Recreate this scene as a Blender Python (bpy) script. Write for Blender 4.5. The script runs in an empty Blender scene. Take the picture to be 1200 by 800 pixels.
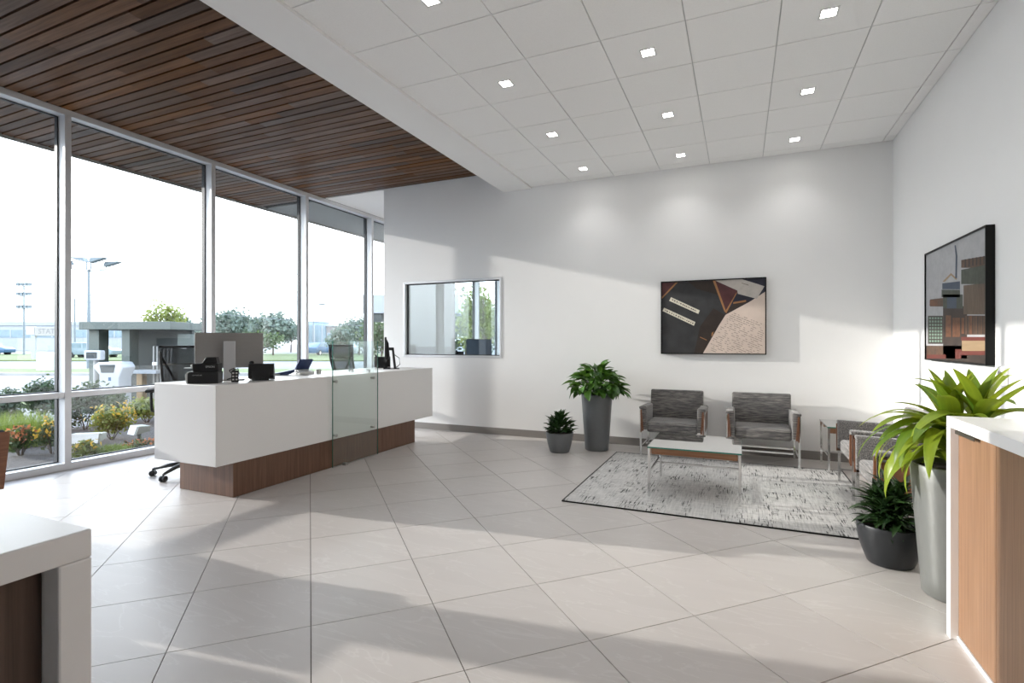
import bpy, bmesh, math, random
from mathutils import Vector, Matrix, Euler

random.seed(7)
R_ = math.radians
SC = bpy.context.scene
COL = SC.collection

# ------------------------------------------------------------------ camera
CAM_H = 1.39
YAW = R_(23.72)                       # room axis lies this far to the right of the view axis
FOC = 608.5                           # focal length in pixels of the 1200 wide frame
cam_d = bpy.data.cameras.new('camera')
cam_d.sensor_fit = 'HORIZONTAL'
cam_d.sensor_width = 36.0
cam_d.lens = 36.0 * FOC / 1200.0
cam_d.shift_y = 0.8 / 1200.0
cam_d.clip_start = 0.05
cam_d.clip_end = 800
cam = bpy.data.objects.new('camera', cam_d)
cam.location = (0, 0, CAM_H)
cam.rotation_euler = (R_(90), 0, YAW)
COL.objects.link(cam)
SC.camera = cam

# ------------------------------------------------------------------ sky, sun, exposure
SC.view_settings.view_transform = 'Standard'
SC.view_settings.look = 'None'
SC.view_settings.gamma = 1.0
SC.view_settings.use_curve_mapping = False
SC.view_settings.exposure = 1.7
SC.cycles.use_denoising = True
SC.cycles.max_bounces = 10
SC.cycles.diffuse_bounces = 6
SC.cycles.transparent_max_bounces = 24
SC.cycles.sample_clamp_indirect = 6.0

W = bpy.data.worlds.new('sky')
SC.world = W
W.use_nodes = True
nt = W.node_tree
nt.nodes.clear()
o_ = nt.nodes.new('ShaderNodeOutputWorld')
bg = nt.nodes.new('ShaderNodeBackground')
tc = nt.nodes.new('ShaderNodeTexCoord')
sp = nt.nodes.new('ShaderNodeSeparateXYZ')
cr = nt.nodes.new('ShaderNodeValToRGB')
SKY = ((0.0, (0.40, 0.45, 0.49)), (0.14, (0.80, 0.86, 0.92)), (0.34, (0.94, 0.98, 1.03)), (0.62, (0.58, 0.69, 0.86)), (1.0, (0.26, 0.38, 0.58)))
cr.color_ramp.elements[0].position = SKY[0][0]
cr.color_ramp.elements[0].color = (*SKY[0][1], 1)
cr.color_ramp.elements[1].position = SKY[-1][0]
cr.color_ramp.elements[1].color = (*SKY[-1][1], 1)
for p_, c_ in SKY[1:-1]:
    e = cr.color_ramp.elements.new(p_)
    e.color = (*c_, 1)
nt.links.new(tc.outputs['Generated'], sp.inputs[0])
nt.links.new(sp.outputs['Z'], cr.inputs[0])
nt.links.new(cr.outputs[0], bg.inputs[0])
bg.inputs[1].default_value = 2.4
nt.links.new(bg.outputs[0], o_.inputs[0])

SUN_DIR = Vector((1.0, 0.14, -0.245))
sun_d = bpy.data.lights.new('sun', 'SUN')
sun_d.energy = 1.85
sun_d.angle = R_(0.6)
sun_d.color = (1.0, 0.94, 0.87)
sun = bpy.data.objects.new('sun', sun_d)
sun.rotation_euler = SUN_DIR.to_track_quat('-Z', 'Y').to_euler()
sun.location = (-20, -3, 12)
COL.objects.link(sun)
LED_POWER = 0.62

# ------------------------------------------------------------------ materials
MATS = {}


def mat(name, col, rough=0.5, metal=0.0, noise=None, bump=None, rand=0.0, coat=0.0, spec=None,
        trans=None):
    """principled material; noise=(scale xyz, amount, detail); rand = brightness spread between objects"""
    m = bpy.data.materials.new(name)
    m.use_nodes = True
    n, l = m.node_tree.nodes, m.node_tree.links
    b = n['Principled BSDF']
    b.inputs['Base Color'].default_value = (*col, 1)
    b.inputs['Roughness'].default_value = rough
    b.inputs['Metallic'].default_value = metal
    if coat:
        b.inputs['Coat Weight'].default_value = coat
        b.inputs['Coat Roughness'].default_value = 0.1
    if spec is not None:
        b.inputs['Specular IOR Level'].default_value = spec
    src = None
    if noise or rand or bump:
        oi = n.new('ShaderNodeObjectInfo')
        tcn = n.new('ShaderNodeTexCoord')
        add = n.new('ShaderNodeVectorMath')
        add.operation = 'ADD'
        mul = n.new('ShaderNodeVectorMath')
        mul.operation = 'SCALE'
        mul.inputs[0].default_value = (37.0, 53.0, 71.0)
        l.new(oi.outputs['Random'], mul.inputs['Scale'])
        l.new(tcn.outputs['Object'], add.inputs[0])
        l.new(mul.outputs[0], add.inputs[1])
        hsv = n.new('ShaderNodeHueSaturation')
        hsv.inputs['Color'].default_value = (*col, 1)
        val = None
        if noise:
            mp = n.new('ShaderNodeMapping')
            mp.inputs['Scale'].default_value = noise[0]
            l.new(add.outputs[0], mp.inputs[0])
            nz = n.new('ShaderNodeTexNoise')
            nz.inputs['Scale'].default_value = 1.0
            nz.inputs['Detail'].default_value = noise[2] if len(noise) > 2 else 4.0
            nz.inputs['Roughness'].default_value = 0.6
            l.new(mp.outputs[0], nz.inputs['Vector'])
            mr = n.new('ShaderNodeMapRange')
            mr.inputs[1].default_value = 0.25
            mr.inputs[2].default_value = 0.75
            mr.inputs[3].default_value = 1 - noise[1]
            mr.inputs[4].default_value = 1 + noise[1]
            l.new(nz.outputs[0], mr.inputs[0])
            val = mr.outputs[0]
        if rand:
            mr2 = n.new('ShaderNodeMapRange')
            mr2.inputs[3].default_value = 1 - rand
            mr2.inputs[4].default_value = 1 + rand
            l.new(oi.outputs['Random'], mr2.inputs[0])
            if val is not None:
                mm = n.new('ShaderNodeMath')
                mm.operation = 'MULTIPLY'
                l.new(val, mm.inputs[0])
                l.new(mr2.outputs[0], mm.inputs[1])
                val = mm.outputs[0]
            else:
                val = mr2.outputs[0]
        if val is not None:
            l.new(val, hsv.inputs['Value'])
            l.new(hsv.outputs[0], b.inputs['Base Color'])
        if bump:
            mp3 = n.new('ShaderNodeMapping')
            mp3.inputs['Scale'].default_value = bump[0]
            l.new(add.outputs[0], mp3.inputs[0])
            nz3 = n.new('ShaderNodeTexNoise')
            nz3.inputs['Scale'].default_value = 1.0
            nz3.inputs['Detail'].default_value = 3.0
            l.new(mp3.outputs[0], nz3.inputs['Vector'])
            bp = n.new('ShaderNodeBump')
            bp.inputs['Strength'].default_value = bump[1]
            bp.inputs['Distance'].default_value = 0.01
            l.new(nz3.outputs[0], bp.inputs['Height'])
            l.new(bp.outputs[0], b.inputs['Normal'])
    if trans:
        b.inputs['Transmission Weight'].default_value = 0
        tr = n.new('ShaderNodeBsdfTranslucent')
        tr.inputs[0].default_value = (*trans[1], 1)
        mx = n.new('ShaderNodeMixShader')
        mx.inputs[0].default_value = trans[0]
        l.new(b.outputs[0], mx.inputs[1])
        l.new(tr.outputs[0], mx.inputs[2])
        l.new(mx.outputs[0], n['Material Output'].inputs[0])
    MATS[name] = m
    return m


def glass(name, tint, refl=1.0, ior=1.5):
    m = bpy.data.materials.new(name)
    m.use_nodes = True
    n, l = m.node_tree.nodes, m.node_tree.links
    n.remove(n['Principled BSDF'])
    t = n.new('ShaderNodeBsdfTransparent')
    t.inputs[0].default_value = (*tint, 1)
    g = n.new('ShaderNodeBsdfGlossy')
    g.inputs['Roughness'].default_value = 0.0
    # Schlick reflectance, the same from both sides of the pane
    lw = n.new('ShaderNodeLayerWeight')
    lw.inputs[0].default_value = 0.5
    pw = n.new('ShaderNodeMath')
    pw.operation = 'POWER'
    pw.inputs[1].default_value = 5.0
    l.new(lw.outputs['Facing'], pw.inputs[0])
    mu = n.new('ShaderNodeMath')
    mu.operation = 'MULTIPLY_ADD'
    mu.use_clamp = True
    mu.inputs[1].default_value = 0.96 * refl
    mu.inputs[2].default_value = 0.04 * refl
    l.new(pw.outputs[0], mu.inputs[0])
    mx = n.new('ShaderNodeMixShader')
    l.new(mu.outputs[0], mx.inputs[0])
    l.new(t.outputs[0], mx.inputs[1])
    l.new(g.outputs[0], mx.inputs[2])
    l.new(mx.outputs[0], n['Material Output'].inputs[0])
    MATS[name] = m
    return m


def emit(name, col, s):
    m = bpy.data.materials.new(name)
    m.use_nodes = True
    n, l = m.node_tree.nodes, m.node_tree.links
    n.remove(n['Principled BSDF'])
    em = n.new('ShaderNodeEmission')
    em.inputs[0].default_value = (*col, 1)
    em.inputs[1].default_value = s
    l.new(em.outputs[0], n['Material Output'].inputs[0])
    MATS[name] = m
    return m


def wood(name, c1, c2, scale, rough=0.45, rand=0.15, spec=0.5):
    """streaky grain: fine stretched noise mixing two tones, spread from object to object"""
    m = bpy.data.materials.new(name)
    m.use_nodes = True
    n, l = m.node_tree.nodes, m.node_tree.links
    b = n['Principled BSDF']
    b.inputs['Roughness'].default_value = rough
    b.inputs['Specular IOR Level'].default_value = spec
    oi = n.new('ShaderNodeObjectInfo')
    tcn = n.new('ShaderNodeTexCoord')
    mul = n.new('ShaderNodeVectorMath')
    mul.operation = 'SCALE'
    mul.inputs[0].default_value = (31.0, 17.0, 23.0)
    l.new(oi.outputs['Random'], mul.inputs['Scale'])
    add = n.new('ShaderNodeVectorMath')
    l.new(tcn.outputs['Object'], add.inputs[0])
    l.new(mul.outputs[0], add.inputs[1])
    mp = n.new('ShaderNodeMapping')
    mp.inputs['Scale'].default_value = scale
    l.new(add.outputs[0], mp.inputs[0])
    nz = n.new('ShaderNodeTexNoise')
    nz.inputs['Scale'].default_value = 1
    nz.inputs['Detail'].default_value = 6
    nz.inputs['Roughness'].default_value = 0.65
    nz.inputs['Distortion'].default_value = 0.4
    l.new(mp.outputs[0], nz.inputs['Vector'])
    rp = n.new('ShaderNodeValToRGB')
    rp.color_ramp.elements[0].position = 0.32
    rp.color_ramp.elements[0].color = (*c1, 1)
    rp.color_ramp.elements[1].position = 0.68
    rp.color_ramp.elements[1].color = (*c2, 1)
    l.new(nz.outputs[0], rp.inputs[0])
    hsv = n.new('ShaderNodeHueSaturation')
    mr = n.new('ShaderNodeMapRange')
    mr.inputs[3].default_value = 1 - rand
    mr.inputs[4].default_value = 1 + rand
    l.new(oi.outputs['Random'], mr.inputs[0])
    l.new(mr.outputs[0], hsv.inputs['Value'])
    # a second, decorrelated spread for saturation
    ml = n.new('ShaderNodeMath')
    ml.operation = 'MULTIPLY'
    ml.inputs[1].default_value = 7.31
    fr = n.new('ShaderNodeMath')
    fr.operation = 'FRACT'
    mr4 = n.new('ShaderNodeMapRange')
    mr4.inputs[3].default_value = 1 - rand * 1.3
    mr4.inputs[4].default_value = 1 + rand * 0.6
    l.new(oi.outputs['Random'], ml.inputs[0])
    l.new(ml.outputs[0], fr.inputs[0])
    l.new(fr.outputs[0], mr4.inputs[0])
    l.new(mr4.outputs[0], hsv.inputs['Saturation'])
    l.new(rp.outputs[0], hsv.inputs['Color'])
    l.new(hsv.outputs[0], b.inputs['Base Color'])
    MATS[name] = m
    return m


mat('wall_paint', (0.86, 0.853, 0.845), 0.7, noise=((3, 3, 3), 0.008), bump=((180, 180, 180), 0.03))
mat('ceiling_paint', (0.90, 0.893, 0.885), 0.8, noise=((3, 3, 3), 0.01))
mat('ceiling_tile', (0.94, 0.933, 0.925), 0.9, noise=((120, 120, 120), 0.03), rand=0.012,
    bump=((260, 260, 260), 0.15))
mat('tile_grid', (0.62, 0.62, 0.62), 0.7, noise=((4, 4, 4), 0.02))
mat('grout', (0.13, 0.115, 0.10), 0.9, noise=((9, 9, 9), 0.1))
mat('plain_floor', (0.50, 0.47, 0.45), 0.4, noise=((2, 2, 2), 0.05))
mat('baseboard', (0.235, 0.215, 0.20), 0.5, noise=((5, 5, 5), 0.03))
mat('aluminium', (0.62, 0.62, 0.63), 0.42, 0.35, noise=((6, 6, 2), 0.02))
mat('dark_gasket', (0.02, 0.022, 0.025), 0.5, noise=((4, 4, 4), 0.05))
mat('exterior_grey', (0.24, 0.24, 0.23), 0.6, noise=((1, 1, 1), 0.05))
mat('soffit_dark', (0.02, 0.015, 0.012), 0.8, noise=((4, 4, 4), 0.05))
wood('ceiling_wood', (0.098, 0.046, 0.022), (0.182, 0.092, 0.046), (1.6, 38, 38), 0.38, 0.32, 0.08)
wood('walnut_v', (0.100, 0.047, 0.027), (0.190, 0.096, 0.057), (55, 55, 1.6), 0.36, 0.03)
wood('dark_walnut_v', (0.055, 0.032, 0.022), (0.105, 0.064, 0.045), (50, 50, 1.2), 0.4, 0.03)
wood('oak_v', (0.205, 0.108, 0.058), (0.320, 0.180, 0.102), (70, 70, 1.8), 0.4, 0.03)
wood('chair_wood', (0.135, 0.055, 0.028), (0.220, 0.095, 0.048), (3, 60, 60), 0.35, 0.05)
wood('cherry', (0.270, 0.125, 0.062), (0.390, 0.195, 0.105), (3, 60, 60), 0.35, 0.05)
wood('cherry_v', (0.230, 0.085, 0.040), (0.330, 0.135, 0.065), (4, 4, 70), 0.35, 0.05)
mat('solid_white', (0.83, 0.815, 0.805), 0.32, spec=0.22, noise=((2, 2, 2), 0.006))
mat('chrome', (0.72, 0.72, 0.72), 0.12, 1.0, noise=((5, 5, 5), 0.02))
mat('brushed_steel', (0.50, 0.49, 0.47), 0.35, 1.0, noise=((60, 60, 2), 0.06))
mat('bronze_pull', (0.16, 0.14, 0.125), 0.35, 0.8, noise=((40, 3, 3), 0.06))
mat('black_plastic', (0.016, 0.016, 0.017), 0.45, noise=((30, 30, 30), 0.06))
mat('black_gloss', (0.012, 0.013, 0.016), 0.15, noise=((3, 3, 3), 0.05))
mat('grey_metal', (0.34, 0.325, 0.31), 0.45, 0.2, noise=((6, 6, 40), 0.03))
mat('white_plastic', (0.74, 0.74, 0.73), 0.4, noise=((6, 6, 6), 0.02))
mat('navy', (0.022, 0.040, 0.120), 0.4, noise=((12, 12, 12), 0.05))
mat('mesh_back', (0.045, 0.047, 0.050), 0.8, noise=((260, 260, 260), 0.35))
m_ = MATS['mesh_back']
n_, l_ = m_.node_tree.nodes, m_.node_tree.links
tp_ = n_.new('ShaderNodeBsdfTransparent')
mx_ = n_.new('ShaderNodeMixShader')
mx_.inputs[0].default_value = 0.38
l_.new(n_['Principled BSDF'].outputs[0], mx_.inputs[1])
l_.new(tp_.outputs[0], mx_.inputs[2])
l_.new(mx_.outputs[0], n_['Material Output'].inputs[0])
mat('seat_black', (0.022, 0.022, 0.024), 0.85, noise=((140, 140, 140), 0.2))
mat('pot_grey', (0.150, 0.158, 0.165), 0.36, 0.15, noise=((14, 14, 14), 0.04))
mat('pot_dark', (0.022, 0.024, 0.027), 0.36, 0.15, noise=((14, 14, 14), 0.05))
mat('pot_silver', (0.20, 0.205, 0.197), 0.36, 0.35, noise=((90, 90, 8), 0.05))
mat('soil', (0.020, 0.014, 0.010), 0.95, noise=((60, 60, 60), 0.4), bump=((80, 80, 80), 0.9))
mat('frame_black', (0.006, 0.006, 0.006), 0.5, spec=0.2, noise=((8, 8, 8), 0.05))
glass('window_glass', (0.955, 0.968, 0.97), 0.9)
glass('screen_glass', (0.955, 0.982, 0.972), 1.5)
glass('table_glass', (0.80, 0.88, 0.85), 2.6)
glass('office_glass', (0.90, 0.95, 0.965), 1.5)
mat('glass_edge', (0.03, 0.16, 0.12), 0.15, noise=((3, 3, 3), 0.05))
emit('led', (1.0, 0.97, 0.92), 14)


def tile_material():
    m = bpy.data.materials.new('floor_tile')
    m.use_nodes = True
    n, l = m.node_tree.nodes, m.node_tree.links
    b = n['Principled BSDF']
    oi = n.new('ShaderNodeObjectInfo')
    tcn = n.new('ShaderNodeTexCoord')
    mul = n.new('ShaderNodeVectorMath')
    mul.operation = 'SCALE'
    mul.inputs[0].default_value = (91.0, 47.0, 0)
    l.new(oi.outputs['Random'], mul.inputs['Scale'])
    add = n.new('ShaderNodeVectorMath')
    l.new(tcn.outputs['Object'], add.inputs[0])
    l.new(mul.outputs[0], add.inputs[1])
    mp = n.new('ShaderNodeMapping')
    mp.inputs['Rotation'].default_value = (0, 0, R_(25))
    mp.inputs['Scale'].default_value = (0.9, 4.2, 1)
    l.new(add.outputs[0], mp.inputs[0])
    nz = n.new('ShaderNodeTexNoise')
    nz.inputs['Scale'].default_value = 1.7
    nz.inputs['Detail'].default_value = 7
    nz.inputs['Distortion'].default_value = 0.9
    l.new(mp.outputs[0], nz.inputs['Vector'])
    rp = n.new('ShaderNodeValToRGB')
    el = rp.color_ramp.elements
    el[0].position, el[0].color = 0.25, (0.515, 0.482, 0.462, 1)
    el[1].position, el[1].color = 0.80, (0.550, 0.516, 0.496, 1)
    for p, c in ((0.485, (0.528, 0.495, 0.475, 1)), (0.500, (0.575, 0.545, 0.525, 1)), (0.515, (0.530, 0.497, 0.477, 1))):
        q = el.new(p)
        q.color = c
    l.new(nz.outputs[0], rp.inputs[0])
    hsv = n.new('ShaderNodeHueSaturation')
    mr = n.new('ShaderNodeMapRange')
    mr.inputs[3].default_value = 0.965
    mr.inputs[4].default_value = 1.035
    l.new(oi.outputs['Random'], mr.inputs[0])
    l.new(mr.outputs[0], hsv.inputs['Value'])
    l.new(rp.outputs[0], hsv.inputs['Color'])
    l.new(hsv.outputs[0], b.inputs['Base Color'])
    b.inputs['Roughness'].default_value = 0.34
    b.inputs['Specular IOR Level'].default_value = 0.36
    MATS['floor_tile'] = m


tile_material()


def rug_material():
    m = bpy.data.materials.new('rug_weave')
    m.use_nodes = True
    n, l = m.node_tree.nodes, m.node_tree.links
    b = n['Principled BSDF']
    b.inputs['Roughness'].default_value = 0.95
    tcn = n.new('ShaderNodeTexCoord')

    def nz(scale, detail=2.0, rough=0.5):
        mp = n.new('ShaderNodeMapping')
        mp.inputs['Scale'].default_value = scale
        l.new(tcn.outputs['Object'], mp.inputs[0])
        z = n.new('ShaderNodeTexNoise')
        z.inputs['Scale'].default_value = 1
        z.inputs['Detail'].default_value = detail
        z.inputs['Roughness'].default_value = rough
        l.new(mp.outputs[0], z.inputs['Vector'])
        return z.outputs[0]

    def ramp(src, a, bb):
        r = n.new('ShaderNodeMapRange')
        r.inputs[1].default_value = a
        r.inputs[2].default_value = bb
        l.new(src, r.inputs[0])
        return r.outputs[0]

    def op(kind, a, bb):
        q = n.new('ShaderNodeMath')
        q.operation = kind
        for i, v in enumerate((a, bb)):
            if isinstance(v, (int, float)):
                q.inputs[i].default_value = v
            else:
                l.new(v, q.inputs[i])
        return q.outputs[0]
    dash_y = ramp(nz((85, 6, 1), 2.5), 0.565, 0.60)
    patch = ramp(nz((6, 2.5, 1), 3.0), 0.44, 0.58)
    dash_x = ramp(nz((7, 80, 1), 1.5), 0.60, 0.64)
    dark = op('MAXIMUM', op('MULTIPLY', dash_y, patch), op('MULTIPLY', op('MULTIPLY', dash_x, patch), 0.7))
    soft = ramp(nz((75, 5, 1), 3.0), 0.38, 0.66)
    soft2 = ramp(nz((6, 70, 1), 3.0), 0.38, 0.66)
    g = op('MULTIPLY', op('ADD', soft, soft2), 0.5)
    mx1 = n.new('ShaderNodeMixRGB')
    mx1.inputs[1].default_value = (0.62, 0.61, 0.595, 1)
    mx1.inputs[2].default_value = (0.36, 0.355, 0.35, 1)
    l.new(g, mx1.inputs[0])
    mx2 = n.new('ShaderNodeMixRGB')
    mx2.inputs[2].default_value = (0.022, 0.022, 0.022, 1)
    l.new(mx1.outputs[0], mx2.inputs[1])
    l.new(op('MULTIPLY', dark, 0.93), mx2.inputs[0])
    l.new(mx2.outputs[0], b.inputs['Base Color'])
    bp = n.new('ShaderNodeBump')
    bp.inputs['Strength'].default_value = 0.3
    bp.inputs['Distance'].default_value = 0.004
    l.new(nz((160, 160, 1), 2.0), bp.inputs['Height'])
    l.new(bp.outputs[0], b.inputs['Normal'])
    MATS['rug_weave'] = m


rug_material()


def tweed_material(name, along):
    m = bpy.data.materials.new(name)
    m.use_nodes = True
    n, l = m.node_tree.nodes, m.node_tree.links
    b = n['Principled BSDF']
    b.inputs['Roughness'].default_value = 0.92
    b.inputs['Sheen Weight'].default_value = 0.25
    tcn = n.new('ShaderNodeTexCoord')
    mp = n.new('ShaderNodeMapping')
    mp.inputs['Scale'].default_value = along
    l.new(tcn.outputs['Object'], mp.inputs[0])
    z = n.new('ShaderNodeTexNoise')
    z.inputs['Scale'].default_value = 1
    z.inputs['Detail'].default_value = 5
    z.inputs['Roughness'].default_value = 0.7
    l.new(mp.outputs[0], z.inputs['Vector'])
    rp = n.new('ShaderNodeValToRGB')
    el = rp.color_ramp.elements
    el[0].position, el[0].color = 0.36, (0.045, 0.044, 0.046, 1)
    el[1].position, el[1].color = 0.66, (0.300, 0.280, 0.260, 1)
    q = el.new(0.5)
    q.color = (0.140, 0.132, 0.128, 1)
    l.new(z.outputs[0], rp.inputs[0])
    l.new(rp.outputs[0], b.inputs['Base Color'])
    bp = n.new('ShaderNodeBump')
    bp.inputs['Strength'].default_value = 0.25
    bp.inputs['Distance'].default_value = 0.004
    l.new(z.outputs[0], bp.inputs['Height'])
    l.new(bp.outputs[0], b.inputs['Normal'])
    MATS[name] = m


tweed_material('tweed', (7, 95, 95))


def leaf_material(name, c1, c2, trans, tcol, rough=0.4):
    m = bpy.data.materials.new(name)
    m.use_nodes = True
    n, l = m.node_tree.nodes, m.node_tree.links
    b = n['Principled BSDF']
    b.inputs['Roughness'].default_value = rough
    oi = n.new('ShaderNodeObjectInfo')
    tcn = n.new('ShaderNodeTexCoord')
    mp = n.new('ShaderNodeMapping')
    mp.inputs['Scale'].default_value = (3, 60, 3)
    l.new(tcn.outputs['Object'], mp.inputs[0])
    z = n.new('ShaderNodeTexNoise')
    z.inputs['Scale'].default_value = 1
    l.new(mp.outputs[0], z.inputs['Vector'])
    ad = n.new('ShaderNodeMath')
    ad.operation = 'ADD'
    l.new(oi.outputs['Random'], ad.inputs[0])
    mlt = n.new('ShaderNodeMath')
    mlt.operation = 'MULTIPLY_ADD'
    mlt.inputs[1].default_value = 1.4
    mlt.inputs[2].default_value = -0.7
    l.new(z.outputs[0], mlt.inputs[0])
    l.new(mlt.outputs[0], ad.inputs[1])
    mx = n.new('ShaderNodeMixRGB')
    mx.inputs[1].default_value = (*c1, 1)
    mx.inputs[2].default_value = (*c2, 1)
    ad.use_clamp = True
    l.new(ad.outputs[0], mx.inputs[0])
    l.new(mx.outputs[0], b.inputs['Base Color'])
    tr = n.new('ShaderNodeBsdfTranslucent')
    tr.inputs[0].default_value = (*tcol, 1)
    ms = n.new('ShaderNodeMixShader')
    ms.inputs[0].default_value = trans
    l.new(b.outputs[0], ms.inputs[1])
    l.new(tr.outputs[0], ms.inputs[2])
    l.new(ms.outputs[0], n['Material Output'].inputs[0])
    MATS[name] = m


leaf_material('leaf_broad', (0.022, 0.070, 0.014), (0.085, 0.200, 0.032), 0.18, (0.14, 0.30, 0.03))
leaf_material('leaf_dark', (0.012, 0.034, 0.011), (0.036, 0.090, 0.024), 0.10, (0.05, 0.14, 0.02), 0.45)
leaf_material('leaf_dracaena', (0.010, 0.026, 0.010), (0.032, 0.070, 0.020), 0.08, (0.05, 0.12, 0.02), 0.30)
leaf_material('leaf_lime', (0.060, 0.145, 0.012), (0.260, 0.340, 0.028), 0.38, (0.40, 0.47, 0.03), 0.35)


# ------------------------------------------------------------------ mesh helpers
class MB:
    def __init__(self):
        self.v, self.f, self.mi = [], [], []

    def box(self, x0, x1, y0, y1, z0, z1, mi=0):
        b = len(self.v)
        self.v += [(x0, y0, z0), (x1, y0, z0), (x1, y1, z0), (x0, y1, z0),
                   (x0, y0, z1), (x1, y0, z1), (x1, y1, z1), (x0, y1, z1)]
        for q in ((0, 3, 2, 1), (4, 5, 6, 7), (0, 1, 5, 4), (1, 2, 6, 5), (2, 3, 7, 6), (3, 0, 4, 7)):
            self.f.append(tuple(b + i for i in q))
            self.mi.append(mi)
        return self

    def prism(self, pts, z0, z1, axis='z', mi=0):
        """polygon in the plane across the axis, extruded along it"""
        b = len(self.v)
        n = len(pts)
        for z in (z0, z1):
            for p in pts:
                self.v.append({'z': (p[0], p[1], z), 'y': (p[0], z, p[1]), 'x': (z, p[0], p[1])}[axis])
        self.f.append(tuple(b + i for i in reversed(range(n))))
        self.f.append(tuple(b + n + i for i in range(n)))
        self.mi += [mi, mi]
        for i in range(n):
            j = (i + 1) % n
            self.f.append((b + i, b + j, b + n + j, b + n + i))
            self.mi.append(mi)
        return self

    def tube(self, pts, r, seg=8, caps=True, mi=0):
        b = len(self.v)
        pts = [Vector(p) for p in pts]
        rs = r if isinstance(r, (list, tuple)) else [r] * len(pts)
        for i, p in enumerate(pts):
            if i == 0:
                d = pts[1] - pts[0]
            elif i == len(pts) - 1:
                d = pts[-1] - pts[-2]
            else:
                d = (pts[i + 1] - pts[i - 1])
            d.normalize()
            u = d.cross(Vector((0, 0, 1)))
            if u.length < 1e-3:
                u = d.cross(Vector((0, 1, 0)))
            u.normalize()
            w = d.cross(u)
            for k in range(seg):
                a = 2 * math.pi * k / seg
                self.v.append(tuple(p + (u * math.cos(a) + w * math.sin(a)) * rs[i]))
        for i in range(len(pts) - 1):
            for k in range(seg):
                a0 = b + i * seg + k
                a1 = b + i * seg + (k + 1) % seg
                self.f.append((a0, a1, a1 + seg, a0 + seg))
                self.mi.append(mi)
        if caps:
            self.f.append(tuple(b + k for k in reversed(range(seg))))
            self.f.append(tuple(b + (len(pts) - 1) * seg + k for k in range(seg)))
            self.mi += [mi, mi]
        return self

    def bar(self, p, q, w, h=None):
        """square bar between two points"""
        return self.tube([p, q], (w if h is None else max(w, h)) * 0.7071, seg=4)

    def lathe(self, prof, seg=40, cx=0, cy=0, mi=0):
        b = len(self.v)
        for (r, z) in prof:
            for k in range(seg):
                a = 2 * math.pi * k / seg
                self.v.append((cx + r * math.cos(a), cy + r * math.sin(a), z))
        for i in range(len(prof) - 1):
            for k in range(seg):
                a0 = b + i * seg + k
                a1 = b + i * seg + (k + 1) % seg
                self.f.append((a0, a1, a1 + seg, a0 + seg))
                self.mi.append(mi)
        return self

    def mesh(self, name, mats, smooth=False):
        me = bpy.data.meshes.new(name)
        me.from_pydata(self.v, [], self.f)
        if not isinstance(mats, (list, tuple)):
            mats = [mats]
        for m in mats:
            me.materials.append(MATS[m])
        if len(mats) > 1:
            for p, i in zip(me.polygons, self.mi):
                p.material_index = i
        if smooth:
            for p in me.polygons:
                p.use_smooth = True
        bm = bmesh.new()
        bm.from_mesh(me)
        bmesh.ops.recalc_face_normals(bm, faces=bm.faces)
        bm.to_mesh(me)
        bm.free()
        me.update()
        return me

    def build(self, name, mats, parent=None, smooth=False, bevel=0, seg=2, loc=None, rot=None):
        me = self.mesh(name, mats, smooth)
        o = bpy.data.objects.new(name, me)
        COL.objects.link(o)
        if parent:
            o.parent = parent
        if loc:
            o.location = loc
        if rot:
            o.rotation_euler = rot
        if bevel:
            md = o.modifiers.new('bevel', 'BEVEL')
            md.width = bevel
            md.segments = seg
            md.limit_method = 'ANGLE'
            md.angle_limit = R_(40)
            if seg > 2:
                for p in me.polygons:
                    p.use_smooth = True
        return o


def link_mesh(name, me, parent, loc=(0, 0, 0), rot=(0, 0, 0), scale=(1, 1, 1)):
    o = bpy.data.objects.new(name, me)
    COL.objects.link(o)
    o.parent = parent
    o.location = loc
    o.rotation_euler = rot
    o.scale = scale
    return o


def tag(o, label, cat, group=None, kind=None):
    o['label'] = label
    o['category'] = cat
    if group:
        o['group'] = group
    if kind:
        o['kind'] = kind
    return o


def thing(name, label, cat, loc=(0, 0, 0), rz=0, group=None):
    o = bpy.data.objects.new(name, None)
    o.empty_display_size = 0.1
    COL.objects.link(o)
    o.location = loc
    o.rotation_euler = (0, 0, rz)
    return tag(o, label, cat, group)


def copy_tree(o, parent=None):
    c = o.copy()
    COL.objects.link(c)
    if parent:
        c.parent = parent
    for ch in list(o.children):
        copy_tree(ch, c)
    return c


def struct(mb, name, mats, label, cat, **kw):
    o = mb.build(name, mats, **kw)
    return tag(o, label, cat, kind='structure')


def text_mesh(body, size, name):
    cu = bpy.data.curves.new(name, 'FONT')
    cu.body = body
    cu.size = size
    cu.align_x = 'CENTER'
    cu.align_y = 'CENTER'
    cu.resolution_u = 2
    t = bpy.data.objects.new(name, cu)
    COL.objects.link(t)
    dg = bpy.context.evaluated_depsgraph_get()
    dg.update()
    me = bpy.data.meshes.new_from_object(t.evaluated_get(dg))
    bpy.data.objects.remove(t)
    return me


# ------------------------------------------------------------------ room dimensions
XL, XR = -6.70, 1.575        # inner face of the window framing, right wall
YN, YB = -4.0, 7.07          # wall behind the viewer, back wall
YE = 14.6                    # far end of the space behind the back wall
ZC, ZW = 3.658, 3.92         # tile ceiling, wood ceiling
ZBAND = 3.635
XBAND0, XBAND1 = -3.25, -2.794

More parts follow.
